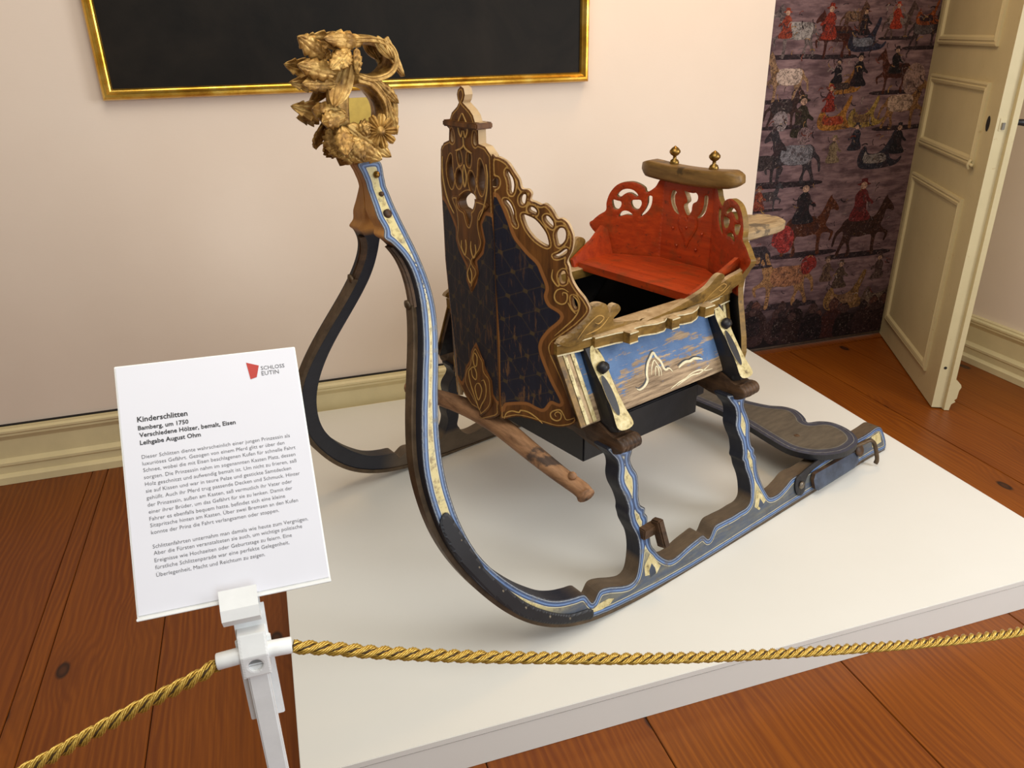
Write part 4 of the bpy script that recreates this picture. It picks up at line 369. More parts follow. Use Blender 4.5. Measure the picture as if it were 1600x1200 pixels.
skirting('baseboard_back', lambda l, d, z: (l, WY-d, z), -2.6, 2.066); skirting('baseboard_right', lambda l, d, z: (WX-d, l, z), .9, 3.0)
cable = box('gap_line', -2.6, 2.066, WY-.012, WY, .2285, .2315, MAT['dark'], wall)

# door leaf, standing open
A = Vector((3.034, 3.11, 0)); ud = Vector((-.47153571, -.88184697, 0)); nd_ = Vector((-.88184697, .47153571, 0))
def DR(u, z, d): return tuple(A+ud*u+nd_*d+Vector((0, 0, z)))     # d>0 towards the viewer's side
door = mk('door_1', [DR(a, z, d) for a in (0, .93) for z in (.006, 2.25) for d in (-.042, 0)], [(0, 1, 3, 2), (4, 6, 7, 5), (0, 4, 5, 1), (2, 3, 7, 6), (0, 2, 6, 4), (1, 5, 7, 3)], MAT['cream']); tag(door, None, None, None, 'structure')
def molding(u0, u1, z0, z1):
    prof = [(0, 0), (0, .010), (.008, .013), (.016, .010), (.020, .014), (.030, .012), (.036, .004), (.040, 0)]; V, F = [], []; n = len(prof)
    for (cu, cz, su, sz) in ((u0, z0, 1, 1), (u1, z0, -1, 1), (u1, z1, -1, -1), (u0, z1, 1, -1)):
        V += [DR(cu+su*a, cz+sz*a, b) for a, b in prof]
    for k in range(4):
        for i in range(n-1): a, b = k*n, ((k+1) % 4)*n; F.append((a+i, a+i+1, b+i+1, b+i))
    mk('panel_molding', V, F, MAT['cream'], door)
    mk('door_panel', [DR(a, z, d) for a in (u0+.038, u1-.038) for z in (z0+.038, z1-.038) for d in (0, .002)], [(0, 1, 3, 2), (4, 6, 7, 5), (0, 4, 5, 1), (2, 3, 7, 6), (0, 2, 6, 4), (1, 5, 7, 3)], MAT['cream'], door)
molding(.095, .785, .112, .862); molding(.095, .805, .992, 1.30); molding(.095, .79, 1.425, 2.12)
# rebated meeting stile with a drip bead on the far face of the leaf
prism('rebate_strip', [(.918, -.042), (.93, -.042), (.945, -.046), (.945, -.066), (.925, -.07), (.90, -.066), (.90, -.042)], .0, 2.25, lambda u, d, z: DR(u, z-.0 if z > 1 else -.0+.002, d), MAT['cream'], door)
prism('weather_bead', [(.005, -.066), (.030, -.070), (.042, -.084), (.050, -.078), (.058, -.086), (.095, -.088), (.110, -.094), (.122, -.090), (.140, -.072), (.14, -.066)], .12, .944, lambda z, d, u: DR(u, z, d), MAT['cream'], door)
v, f = lathe([(.0, 0), (.018, 0), (.0215, .001), (.0215, .0015), (.0, .0015)], (0, 0, 0), (0, 0, 1), 20)
mk('keyhole', [DR(.854+p[0]*.8, 1.159+p[1]*1.3, p[2]) for p in v], f, MAT['dark'], door)
lp = mk('latch_plate', [DR(.9305+x*.0015, 1.163+z*.022, -.022+y*.011) for x in (-1, 1) for z in (-1, 1) for y in (-1, 1)], [(0, 1, 3, 2), (4, 6, 7, 5), (0, 4, 5, 1), (2, 3, 7, 6), (0, 2, 6, 4), (1, 5, 7, 3)], MAT['cream'], door)
mk('latch_bolt', [DR(.934+x*.003, 1.158+z*.012, -.024+y*.005) for x in (-1, 1) for z in (-1, 1) for y in (-1, 1)], [(0, 1, 3, 2), (4, 6, 7, 5), (0, 4, 5, 1), (2, 3, 7, 6), (0, 2, 6, 4), (1, 5, 7, 3)], MAT['screw'], lp)
hp = [DR(.86, 1.165, -.066), DR(.86, 1.165, -.095), DR(.858, 1.163, -.12), DR(.84, 1.16, -.135), DR(.80, 1.158, -.14), DR(.75, 1.156, -.138)]
v, f = sweep(hp, lambda k: .007+.006*math.sin(math.pi*k), lambda k: .007+.006*math.sin(math.pi*k), (0, 0, 1), 10); mk('door_handle', v, f, MAT['blackiron'], door, True)
v, f = sweep([DR(.797, .985, .014), DR(.80, 1.0, .02), DR(.803, 1.02, .014)], .006, .009, ud, 8); mk('shutter_knob', v, f, MAT['cream'], door, True)
v, f = sweep([DR(.775, 1.0, .012), DR(.80, 1.003, .016), DR(.825, 1.0, .012)], .006, .006, (0, 0, 1), 8); mk('shutter_knob', v, f, MAT['cream'], door, True)
v, f = lathe([(.0, 0), (.006, 0), (.006, .002), (0, .002)], DR(.93, .19, -.02), ud, 10); mk('screw_hole', v, f, MAT['dark'], door)

# printed mural hung in the doorway
mural = empty('printed_mural', (2.068, 3.09, .014)); tag(mural, 'tall purple-brown printed mural of a horse sleigh parade in the doorway', 'mural')
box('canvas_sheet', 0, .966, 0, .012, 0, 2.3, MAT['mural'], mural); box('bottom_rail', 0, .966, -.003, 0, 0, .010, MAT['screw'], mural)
HORSE = [(-.50, .52), (-.46, .60), (-.36, .66), (-.2, .64), (0, .61), (.16, .66), (.24, .78), (.30, .92), (.36, 1.0), (.38, .95), (.46, .88), (.54, .77), (.52, .72), (.44, .75), (.38, .74), (.36, .62), (.32, .5), (.40, .42), (.50, .36), (.46, .22), (.42, .22), (.44, .33), (.34, .36), (.26, .34), (.24, .16), (.26, .0), (.19, .0), (.17, .18), (.14, .34), (-.1, .32), (-.24, .34), (-.28, .22), (-.24, .1), (-.26, 0), (-.33, 0), (-.31, .12), (-.36, .24), (-.44, .14), (-.48, .02), (-.54, .04), (-.49, .18), (-.44, .34), (-.46, .44), (-.56, .36), (-.60, .2), (-.64, .22), (-.60, .42)]
BLANK = [(-.42, .62), (-.2, .655), (.12, .65), (.2, .5), (.1, .36), (-.2, .33), (-.4, .38)]
RIDER = [(-.20, .0), (-.28, .12), (-.18, .36), (-.20, .56), (-.12, .68), (-.06, .72), (-.07, .79), (-.19, .83), (-.09, .87), (-.08, .95), (.07, .96), (.09, .87), (.19, .83), (.07, .79), (.06, .72), (.12, .67), (.20, .52), (.33, .42), (.30, .36), (.16, .42), (.17, .26), (.30, .10), (.26, .0)]
SLEIGH = [(-.8, .1), (-.9, .34), (-.74, .60), (-.6, .62), (-.5, .46), (-.2, .42), (.1, .50), (.34, .74), (.5, .98), (.62, .96), (.56, .74), (.44, .5), (.5, .3), (.8, .22), (.98, .32), (1.0, .24), (.8, .1), (.3, .04), (-.4, .02)]
PLUME = [(-.3, 0), (-.5, .3), (-.5, .7), (-.2, 1.0), (.2, 1.0), (.5, .75), (.55, .35), (.3, .2), (.1, 0)]
HEADP = [(-.5, 0), (-.5, .5), (-.3, .66), (-.12, .7), (-.2, .84), (0, 1.0), (.2, .84), (.12, .7), (.3, .66), (.5, .5), (.5, 0)]
PV, PF, PC = [], [], []
def stamp(poly, x, z, s, di, c, lay, sx=1.):
    pts = catmull(poly, 3, True); o = len(PV); n = len(pts); q = []
    for a, b in pts: q.append((min(.963, max(.003, x-2.068+di*a*s*sx)), -.0006-lay*.00025, max(.012, z-.014+b*s)))
    PV.extend(q); PF.append(tuple(range(o, o+n))); PC.extend([C8(*c)]*n)
for k, (kind, x, z, s, di, c1, c2) in enumerate(D['FIG']):
    lay = k*.02
    if kind == 'horse': stamp([(-.6, -.03), (.5, -.03), (.5, .05), (-.6, .05)], x, z, s, di, (44, 32, 36), lay-.01); stamp(HORSE, x, z, s, di, c1, lay); stamp(BLANK, x, z, s, di, c2, lay+.005)
    elif kind == 'rider': stamp(RIDER, x, z, s, di, c1, lay); stamp(ell((0, .8), .09, .08, 10), x, z, s, di, (178, 140, 118), lay+.005)
    elif kind == 'sleigh': stamp(SLEIGH, x, z, s, di, c1, lay, .75); stamp([(-.6, .2), (-.6, .5), (-.45, .4), (.2, .42), (.3, .2)], x, z, s, di, c2, lay+.005, .75)
    elif kind == 'plume': stamp(PLUME, x, z, s, di, c1, lay, .9)
    else: stamp(HEADP, x, max(.03, z-.02), s, 1, c1, 1.2+lay, .6); stamp(ell((0, .82), .14, .13, 10), x, max(.03, z-.02), s, 1, c2, 1.21+lay)
for k in range(520):
    fg = D['FIG'][R_.randrange(len(D['FIG'])-34)]; x = fg[1]+R_.uniform(-.55, .55)*fg[3]; z = fg[2]+R_.uniform(.02, 1.0)*fg[3]; s = R_.uniform(.006, .020); g = R_.uniform(0, 3.1)
    c = R_.choice([(150, 132, 124), (120, 104, 104), (40, 26, 30), (28, 20, 24), (150, 112, 66), (110, 48, 34), (84, 62, 60), (60, 44, 48)]); bow = R_.uniform(.3, .8)
    pl_ = [(math.cos(t)*1.0, math.sin(t)*bow) for t in np.linspace(0, 2.6, 6)]+[(math.cos(t)*.66, math.sin(t)*bow*.62) for t in np.linspace(2.6, 0, 6)]; cg, sg_ = math.cos(g), math.sin(g)
    stamp([(a*cg-b*sg_, a*sg_+b*cg) for a, b in pl_], x, z, s, 1, c, 1.05+k*.0002)
po = mk('printed_parade', PV, PF, MAT['printed'], mural, recalc=False); po['kind'] = 'stuff'
ca = po.data.attributes.new('col', 'FLOAT_COLOR', 'POINT'); ca.data.foreach_set('color', np.array(PC, 'f').ravel())

# painting
pt = empty('framed_painting', (.39, WY-.002, 1.33)); tag(pt, 'large dark oil painting in a thin gilt frame on the wall', 'painting')
W2 = .852; HP = 1.35; FR = [(0, 0), (0, -.030), (.004, -.040), (.010, -.046), (.017, -.046), (.022, -.040), (.026, -.036), (.030, -.034), (.034, -.026), (.034, 0)]
def fbar(p0, p1, ins0, ins1, out):
    n = len(FR); V = []
    for P, ii in ((p0, ins0), (p1, ins1)): V += [(P[0]+ii[0]*a, y, P[1]+ii[1]*a) for a, y in FR]
    F = [(i, (i+1) % n, n+(i+1) % n, n+i) for i in range(n)]+[tuple(range(n))[::-1], tuple(range(n, 2*n))]
    mk('frame_bar', V, F, MAT['frame'], pt)
cs = [(-W2, 0), (W2, 0), (W2, HP), (-W2, HP)]; ii = [(1, 1), (-1, 1), (-1, -1), (1, -1)]
for k in range(4): fbar(cs[k], cs[(k+1) % 4], ii[k], ii[(k+1) % 4], None)
box('canvas', -W2+.03, W2-.03, -.022, -.004, .03, HP-.03, MAT['canvas'], pt)
pq = empty('brass_name_plaque', (.40, WY-.001, 1.20)); tag(pq, 'small brass name plaque on the wall below the painting', 'plaque'); box('plate', -.075, .075, -.004, 0, 0, .105, MAT['plaque'], pq, .0015)

# white exhibition plinth
pl = empty('display_plinth', (.99, 2.05, 0)); tag(pl, 'low white display plinth under the painted sled', 'plinth')
X0, X1, Y0, Y1 = -.104-.99, 2.087-.99, 1.197-2.05, 2.933-2.05
box('top_panel', X0, X1, Y0, Y1, .0925, .1096, MAT['plinth'], pl, .0012)
box('inner_frame', X0+.03, X1-.03, Y0+.03, Y1-.03, 0, .0925, MAT['plinth'], pl); box('side_panel', X0+.002, X1-.002, Y0+.002, Y0+.02, 0, .0898, MAT['plinth'], pl); box('side_panel', X0+.002, X1-.002, Y1-.02, Y1-.002, 0, .0898, MAT['plinth'], pl)
box('side_panel', X0+.002, X0+.02, Y0+.02, Y1-.02, 0, .0898, MAT['plinth'], pl); box('side_panel', X1-.02, X1-.002, Y0+.02, Y1-.02, 0, .0898, MAT['plinth'], pl)
# ================================================================ the sled (local x = along the sled to the rear, y = across to the far side, z = up)
TH = math.radians(20.4); _S = Vector((math.cos(TH), math.sin(TH), 0)); _T = Vector((-math.sin(TH), math.cos(TH), 0))
sled = empty('childs_sled', tuple(_T*1.614+_S*.9+Vector((0, 0, .1096))), TH)
tag(sled, 'antique painted wooden child sled with gilt carved head and red seat', 'sled')
def wz(z): return max(.523-.25*z-.2*z*z, .02)
def soften(L, a, b):
    P = np.array(L, float)
    for _ in range(2): P[a:b] = .25*P[a-1:b-1]+.5*P[a:b]+.25*P[a+1:b+1]
    return [tuple(p) for p in P]
D['G'] = soften(D['G'], 8, 44); i0 = next(i for i in range(60, len(D['T'])) if D['T'][i][0] < .06); D['T'] = soften(D['T'], i0, len(D['T'])-4)
outline = D['G']+D['T']
G = catmull(D['G'], 4)
for sd in (-1, 1):
    nm = 'runner'
    run = plate(nm, outline, lambda s, z, d: (s, sd*(wz(z)-d*min(1, max(.35, wz(z)/.052))), z), .05, [MAT['runner'], MAT['runner_side'], MAT['runner_side']], sled, h=.005, smooth=True)
    # iron shoe under the runner and up the front of the horn
    P = [p for p in G if p[1] < .83]; n = len(P); V, F = [], []
    for i in range(n):
        d = P[min(i+1, n-1)]-P[max(i-1, 0)]; d /= np.linalg.norm(d); o = np.array([d[1], -d[0]]); z = P[i][1]; off = .002+.022*min(1, max(0, (z-.05)/.25))
        for e, t in ((.0, off), (.0125, off), (.0125, .052), (.0, .052)):
            q = P[i]+o*(e-.001); V.append((q[0], sd*(wz(max(z, 0))-t), max(q[1], .0006)))
    for i in range(n-1):
        for j in range(4): F.append((4*i+j, 4*i+(j+1) % 4, 4*i+4+(j+1) % 4, 4*i+4+j))
    F += [(0, 1, 2, 3), (4*n-4, 4*n-1, 4*n-2, 4*n-3)]
    mk('iron_shoe', V, F, MAT['iron'], run)['label'] = 'rusty iron shoe along the runner'
    v, f = lathe([(0, 0), (.012, 0), (.013, .005), (.006, .009), (0, .01)], (P[0][0]-.01, sd*(wz(P[0][1])-.038), P[0][1]+.003), (-1, 0, -.15), 10); mk('shoe_end_rivet', v, f, MAT['iron'], run, True)
    Pm = [p for p in G if .825 < p[1] < .955]; V, F = [], []; n = len(Pm)
    for i in range(n):
        for e, t in ((0, .020), (.007, .022), (.004, .030), (.009, .033), (.009, .046), (0, .050)): V.append((Pm[i][0]-e+.001, sd*(wz(Pm[i][1])-t), Pm[i][1]-e*.2))
    F = [(6*i+j, 6*i+(j+1) % 6, 6*i+6+(j+1) % 6, 6*i+6+j) for i in range(n-1) for j in range(6)]+[tuple(range(6)), tuple(range(6*n-1, 6*n-7, -1))]
    mk('horn_molding', V, F, MAT['darkwood'], run)
    sp = plate('guard_plate', D['SPL'], lambda s, z, d: (s, sd*(wz(z)+.007-d), z), .0065, [MAT['blackiron'], MAT['blackiron']], run, h=.005, smooth=True, chamfer=.002); sp['label'] = 'black iron guard plate nailed over the front bend'
    for q in (1, 2, 4, 5, 6, 7):
        a = D['SPL'][q]; v, f = lathe([(0, 0), (.005, 0), (.0045, .003), (0, .0045)], (a[0]-.008, sd*(wz(a[1])+.006), a[1]-.008), (0, sd, .2), 8); mk('nail', v, f, MAT['screw'], run, True)
    for pg in D['LEGTRI']: plate('gilt_patch', pg, lambda s, z, d: (s, sd*(wz(z)+.0006-d), z), .001, [MAT['creamgold'], MAT['creamgold']], run, h=.008, smooth=False, chamfer=0)
    for pg in D['LEGDIA']: plate('blue_diamond', pg, lambda s, z, d: (s, sd*(wz(z)+.0012-d), z), .001, [MAT['slate'], MAT['creamline']], run, h=.008, smooth=False, chamfer=0)
    # bolts near the head
    for (s, z, r, m) in ((-.048, .985+.04, .0105, 'darkwood'), (-.047, 1.108, .008, 'brass'), (-.045, 1.065, .006, 'darkwood')):
        v, f = lathe([(0, -.004), (r, -.004), (r, .003), (r*.7, .007), (0, .008)], (s, sd*wz(z), z), (0, sd, .35), 12); mk('bolt', v, f, MAT[m], run, True)
    # repair cleat on the front leg
    M = Matrix.Translation((.452, sd*(wz(.17)+.022), .165)) @ Matrix.Rotation(-.12, 4, 'Y') @ Matrix.Rotation(sd*.28, 4, 'X')
    box('wedge', -.011, .011, -.016, .016, -.042, .042, MAT['darkwood'], run, .004, M)
    M = Matrix.Translation((.425, sd*(wz(.19)+.008), .175)); box('tenon', -.028, .03, -.014, .012, -.016, .016, MAT['darkwood'], run, .003, M)
    # brake block, hinge plate and trigger at the tail
    bf = lambda s, z, d: (s, sd*(wz(z)+.020-d), z)
    bk = plate('brake_block', [(1.165, .03), (1.162, .062), (1.175, .078), (1.40, .075), (1.425, .062), (1.43, .032), (1.40, .022), (1.18, .02)], bf, .02, [MAT['slate'], MAT['darkwood']], run, h=.012, smooth=False, chamfer=.004)
    hg = plate('brake_hinge', [(1.075, .06), (1.085, .086), (1.115, .096), (1.17, .104), (1.30, .112), (1.40, .115), (1.40, .104), (1.25, .094), (1.16, .082), (1.13, .062), (1.125, .04), (1.105, .028), (1.083, .036)], lambda s, z, d: (s, sd*(wz(z)+.008-d), z), .008, [MAT['blackiron'], MAT['blackiron']], run, h=.01, chamfer=.002)
    v, f = lathe([(0, 0), (.014, 0), (.014, .004), (.009, .008), (0, .009)], (1.104, sd*(wz(.06)+.006), .062), (0, sd, 0), 14); mk('hinge_bolt', v, f, MAT['screw'], hg, True)
    v, f = sweep([(1.40, sd*.515, .095), (1.43, sd*.53, .105), (1.455, sd*.54, .112), (1.475, sd*.545, .10), (1.488, sd*.552, .07), (1.50, sd*.557, .03), (1.50, sd*.555, .012)], .006, .008, (0, 1, 0), 8); mk('brake_trigger', v, f, MAT['iron'], run, True)
    v, f = lathe([(0, -.003), (.022, -.002), (.024, .003), (.016, .008), (0, .009)], (1.432, sd*(wz(.06)+.014), .075), (0, sd, .5), 14); mk('trigger_boss', v, f, MAT['darkwood'], run, True)
    pad = plate('tail_panel', [(1.545, .04), (1.545, .078), (1.598, .08), (1.606, .042)], lambda s, z, d: (s, sd*(wz(z)+.0015-d), z), .002, [MAT['creamgold'], MAT['creamgold']], run, h=.012, smooth=False, chamfer=0)

# cross beams with scrolled ends and the slanting brackets that carry the body
for s0 in (.363, .866):
    half = [(0, .400), (.24, .400), (.30, .388), (.345, .384), (.385, .392), (.405, .397), (.42, .405), (.428, .42), (.42, .436), (.405, .443), (.392, .440), (.375, .444), (.345, .458), (.30, .472), (.25, .475), (0, .475)]
    prof = half+[(-a, z) for a, z in half[::-1][1:-1]]
    bm_ = plate('cross_beam', prof, lambda t, z, d: (s0+.072-d, t, z), .072, [MAT['darkwood'], MAT['darkwood']], sled, h=.02, smooth=False, chamfer=.003)
    for sd in (-1, 1):
        V, F = lathe([(0, 0)]+[(r, x) for x, r in ((0, .012), (.002, .020), (.012, .020), (.014, .017), (.016, .021), (.026, .021), (.028, .018), (.030, .022), (.042, .022), (.044, .018), (.046, .021), (.056, .021), (.058, .017), (.060, .020), (.072, .020), (.075, .012))]+[(0, .075)], (s0+.001, sd*.408, .421), (1, 0, 0), 16); mk('scroll_end', V, F, MAT['darkwood'], bm_, True)
        wv = (lambda z: .338-.508*(z-.468)); top = .648
        bo = [(.402, .458), (.40, .478), (.272, .648), (wv(.648)+.001, .650), (wv(.6)+.001, .60), (wv(.5)+.001, .50), (wv(.475)+.001, .473), (.30, .473), (.345, .458), (.375, .446)]
        br = plate('bracket', [(sd*a, z) for a, z in bo], lambda t, z, d: (s0+.008+d, t, z), .05, [MAT['black'], MAT['black']], sled, h=.012, smooth=False, chamfer=.003)
        # gilded face on the sloping outer edge, black oval, carved knob
        e0, e1 = Vector((0, sd*.4, .478)), Vector((0, sd*.272, .648)); ax = (e1-e0).normalized(); nn = Vector((0, sd*ax.z, -sd*ax.y*1)) if sd*ax.y < 0 else Vector((0, sd*ax.z, abs(ax.y))); nn.normalize()
        ff = lambda a, l, d: tuple(Vector((s0+.033+a, 0, 0))+e0+ax*l-nn*(d-.003))
        fc = plate('gilt_face', [(-.026, -.012), (-.022, .04), (-.020, .10), (-.022, .15), (-.020, .18), (-.008, .208), (.002, .216), (.012, .208), (.022, .18), (.022, .15), (.020, .10), (.022, .04), (.026, -.012)], ff, .006, [MAT['creamgold'], MAT['black']], br, h=.012, chamfer=.002)
        plate('black_oval', ell((-.010, .078), .013, .056, 18), lambda a, l, d: ff(a, l, d-.002), .0025, [MAT['black'], MAT['creamline']], br, h=.01, chamfer=0)
        V, F = lathe([(0, -.004), (.013, -.004), (.017, .006), (.015, .014), (.008, .02), (0, .021)], ff(0, .152, 0), nn, 10); mk('carved_knob', [(x+.002*math.sin(900*z), y, z+.0015*math.sin(800*x)) for x, y, z in V], F, MAT['black'], br, True)

# body: floor tray, side panels, rails
box('under_box', .385, .866, -.262, .262, .302, .405, MAT['black'], sled, .004); box('under_box_end', .94, .98, -.2, .2, .31, .42, MAT['black'], sled, .004)
prism('body_floor', [(.24, -.09), (.36, -.255), (.95, -.26), (1.065, -.1), (1.065, .1), (.95, .26), (.36, .255), (.24, .09)], .476, .486, lambda a, b, d: (a, b, d), MAT['black'], sled)
SV = Vector((0, .453, .891))
for sd in (-1, 1):
    sfn = lambda u, v, d: (u, sd*(.338-SV.y*v-d*SV.z), .468+SV.z*v-d*SV.y)
    sp = plate('side_panel', [(.305, .0), (.934, .0), (.994, .212), (.298, .212)], sfn, .016, [MAT['side'], MAT['darkwood'], MAT['black']], sled, h=.02, smooth=False, chamfer=.002)  # inner face black: shade of the open body put into the colour
    for k, (o, w, m) in enumerate(((-.006, .016, 'golden'), (.012, .011, 'creamgold'), (.025, .010, 'edge'), (.037, .012, 'creamgold'))):
        prism('corner_molding', [(.307+o, .004), (.307+o+w, .004), (.300+o+w, .208), (.300+o, .208)], -.006 if k % 2 else -.004, .0, sfn, MAT[m], sp)
    for o, w, m in ((-.014, .012, 'golden'), (-.030, .011, 'creamgold'), (-.046, .011, 'edge')):
        prism('corner_molding', [(.932+o, .004), (.932+o+w, .004), (.990+o+w, .208), (.990+o, .208)], -.005, 0., sfn, MAT[m], sp)
    v, f = ribbon([[(p[0], (p[2]-.468)/.891) for p in L] for L in D['SIDE_ORN'][:1]+D['SIDE_ORN'][3:4]], .0075, sfn, .0012); mk('painted_border', v, f, MAT['creamline'], sp)
    v, f = ribbon([[(p[0], (p[2]-.468)/.891) for p in L] for L in D['SIDE_ORN'][1:3]+D['SIDE_ORN'][4:]], .0036, sfn, .001); mk('painted_scroll', v, f, MAT['creamline'], sp)
    v, f = ribbon([[(p[0]-.002, (p[2]-.468)/.891+.006) for p in L] for L in D['SIDE_ORN'][:1]+D['SIDE_ORN'][3:4]], .005, sfn, .0006); mk('painted_outline', v, f, MAT['black'], sp)
    ro = [(.295, .252), (.36, .264), (.40, .268), (.403, .277), (.47, .286), (.49, .292), (.494, .314), (.525, .314), (.529, .292), (.56, .292), (.605, .307), (.635, .307), (.655, .296), (.659, .314), (.69, .314), (.694, .296), (.715, .306), (.745, .311), (.775, .302), (.80, .289), (.804, .310), (.845, .310), (.849, .287), (.905, .279), (.909, .271), (.978, .262), (.975, .212), (.30, .205)]
    rl = plate('arm_rail', [(a, sd*b) for a, b in ro], lambda a, b, d: (a, b, .676-d), .034, [MAT['edge'], MAT['golden'], MAT['golden']], sled, holes=[[(a, sd*b) for a, b in q] for q in ([(.575, .262), (.60, .276), (.635, .280), (.655, .272), (.64, .262), (.60, .255)], [(.695, .272), (.715, .282), (.75, .285), (.775, .274), (.755, .262), (.715, .258)])], h=.009, smooth=False, chamfer=.002)
    ln = []
    for (a0, b0), (a1, b1) in zip(ro[:-3], ro[1:-2]):
        dx, dy = a1-a0, b1-b0; Ls = math.hypot(dx, dy)
        if abs(dx) > .02: ln.append([(a0, b0+.0006), (a1, b1+.0006)])
    v, f = [], []
    for (a, b) in ln:
        o = len(v); n_ = np.array([-(b[1]-a[1]), b[0]-a[0]]); n_ /= np.linalg.norm(n_)
        for z0, z1 in ((.6425, .6458), (.6705, .6735)):
            o = len(v)
            for (x, y) in (a, b):
                for k_ in (-.001, .0012): v += [(x+n_[0]*k_, sd*(y+n_[1]*k_), z0), (x+n_[0]*k_, sd*(y+n_[1]*k_), z1)]
            f += [(o, o+1, o+3, o+2), (o+4, o+6, o+7, o+5), (o, o+4, o+5, o+1), (o+2, o+3, o+7, o+6), (o, o+2, o+6, o+4), (o+1, o+5, o+7, o+3)]
    er = mk('painted_edge_line', v, f, MAT['creamline'], rl); er['kind'] = 'stuff'
    for nm, key, t0 in (('front_wing', 'WF', .262), ('rear_wing', 'WR', .28)):
        wf = lambda a, z, d: (a, sd*(t0+.006-d+(.25*(z-.68) if nm == 'rear_wing' else .0)), z)
        wg = plate(nm, D[key], wf, .02, [MAT['golden'], MAT['edge']], sled, h=.009, smooth=True, chamfer=.002)
        c = (.43, .715) if nm == 'front_wing' else (.90, .71)
        v, f = ribbon([[(c[0]-.08, c[1]-.035), (c[0]-.05, c[1]-.008), (c[0]-.01, c[1]+.012), (c[0]+.012, c[1]+.002), (c[0]-.005, c[1]-.01), (c[0]-.02, c[1]-.004)], [(c[0]-.05, c[1]-.03), (c[0], c[1]-.022), (c[0]+.03, c[1]-.0)]], .003, wf, .001); mk('painted_scroll', v, f, MAT['goldline'], wg)

# front of the body: centre board with finial, two pierced side boards
cf = lambda t, z, d: (.215+d, t, z)
oc = [tuple(p) for p in D['FC_left']]+[(max(p[0], -.103), p[1]) for p in D['FC_right'][::-1]]+[(.001, 1.25), (-.004, 1.262), (0., 1.276)]
key = [tuple(p) for p in D['FC_key']]
hs = [key, ell((.036, 1.062), .011, .022, 12, .15), ell((-.020, 1.06), .011, .022, 12, -.15), [(.068, 1.115), (.085, 1.09), (.085, 1.06), (.072, 1.035), (.062, 1.055), (.066, 1.09)], [(-.058, 1.115), (-.072, 1.09), (-.072, 1.06), (-.06, 1.035), (-.048, 1.055), (-.052, 1.09)],
      [(.058, 1.178), (.066, 1.16), (.062, 1.148), (.052, 1.155)], [(-.038, 1.178), (-.046, 1.16), (-.042, 1.148), (-.032, 1.155)], [(.028, 1.128), (.036, 1.122), (.032, 1.10), (.022, 1.105)], [(-.008, 1.126), (-.018, 1.122), (-.014, 1.10), (-.004, 1.103)]]
nav = [(.118, 1.0), (.10, .985), (.078, .955), (.062, .93), (.064, .90), (.05, .87), (.02, .835), (.024, .80), (.002, .765), (-.025, .80), (-.036, .83), (-.03, .86), (-.06, .885), (-.07, .92), (-.058, .96), (-.075, .985), (-.098, .985), (-.104, .93), (-.108, .84), (-.117, .677), (-.121, .50), (-.10, .485), (-.082, .50), (-.078, .54), (-.052, .565), (-.03, .605), (-.01, .632), (.014, .60), (.026, .565), (.046, .54), (.058, .505), (.07, .485), (.09, .50), (.094, .565), (.106, .672), (.119, .833)]
hs = [[tuple(c) for c in catmull(l, 4, True)] for l in hs]; kk = [tuple(c) for c in catmull(key, 4, True)]
fcb = plate('front_board', oc, cf, .026, [MAT['carved'], MAT['edge2'], MAT['darkwood']], sled, holes=hs, h=.0055, smooth=False, region=nav)
pn = plate('pendant_ornament', D['FC_pend'], lambda t, z, d: cf(t, z, d-.004), .0042, [MAT['brown'], MAT['brown']], fcb, holes=[key], h=.005, chamfer=.001)
ct = plate('cartouche', D['FC_cart'], lambda t, z, d: cf(t, z, d-.004), .0042, [MAT['brown'], MAT['brown']], fcb, h=.005, chamfer=.001)
L1 = [[(.003, .835), (.010, .82), (.004, .80), (-.006, .80), (-.010, .82), (-.004, .838)], [(.03, .905), (.032, .885), (.018, .868), (.010, .89), (.012, .91)], [(-.03, .905), (-.032, .885), (-.02, .868), (-.010, .89), (-.012, .91)],
      [(-.006, .60), (.002, .58), (-.004, .56), (-.014, .565), (-.018, .59), (-.008, .60)], [(.012, .545), (.008, .525), (-.008, .52), (-.012, .54), (-.002, .555), (.012, .548), (.026, .53), (.018, .495), (-.004, .455), (-.018, .43)], [(-.035, .525), (-.046, .53), (-.055, .51), (-.05, .48), (-.03, .45), (-.02, .43)], [(-.012, .51), (-.002, .49), (-.016, .46), (-.034, .495), (-.025, .512), (-.012, .51)],
      [(.004, 1.22), (.02, 1.20), (.022, 1.18), (.012, 1.165), (.006, 1.18)], [(.002, 1.22), (-.012, 1.20), (-.016, 1.18), (-.006, 1.165), (.0, 1.18)], [(.004, 1.165), (.004, 1.145), (.02, 1.135), (.04, 1.13)], [(.004, 1.165), (.002, 1.145), (-.012, 1.135), (-.03, 1.13)], [(.10, 1.11), (.104, 1.08), (.10, 1.04), (.085, 1.0), (.06, .97)], [(-.088, 1.11), (-.092, 1.08), (-.086, 1.04), (-.07, 1.0), (-.05, .97)], [(.005, 1.1), (.012, 1.07), (.005, 1.045), (-.004, 1.07), (.005, 1.1)]]
for l in L1:
    v, f = ribbon([l], .0035, lambda t, z, d: cf(t, z, d-.004), .0012); mk('gold_scroll_line', v, f, MAT['goldline'], fcb)
box('cornice', .205, .255, -.062, .084, 1.186, 1.201, MAT['brown'], fcb, .003)
FSd = D['FS']; fO, fU, fV, fN = (Vector(FSd[k]) for k in ('O', 'U', 'V', 'N')); fO.x -= .006
D['FS_out'] = [(.013 if u < .022 else u, v) for u, v in D['FS_out']]
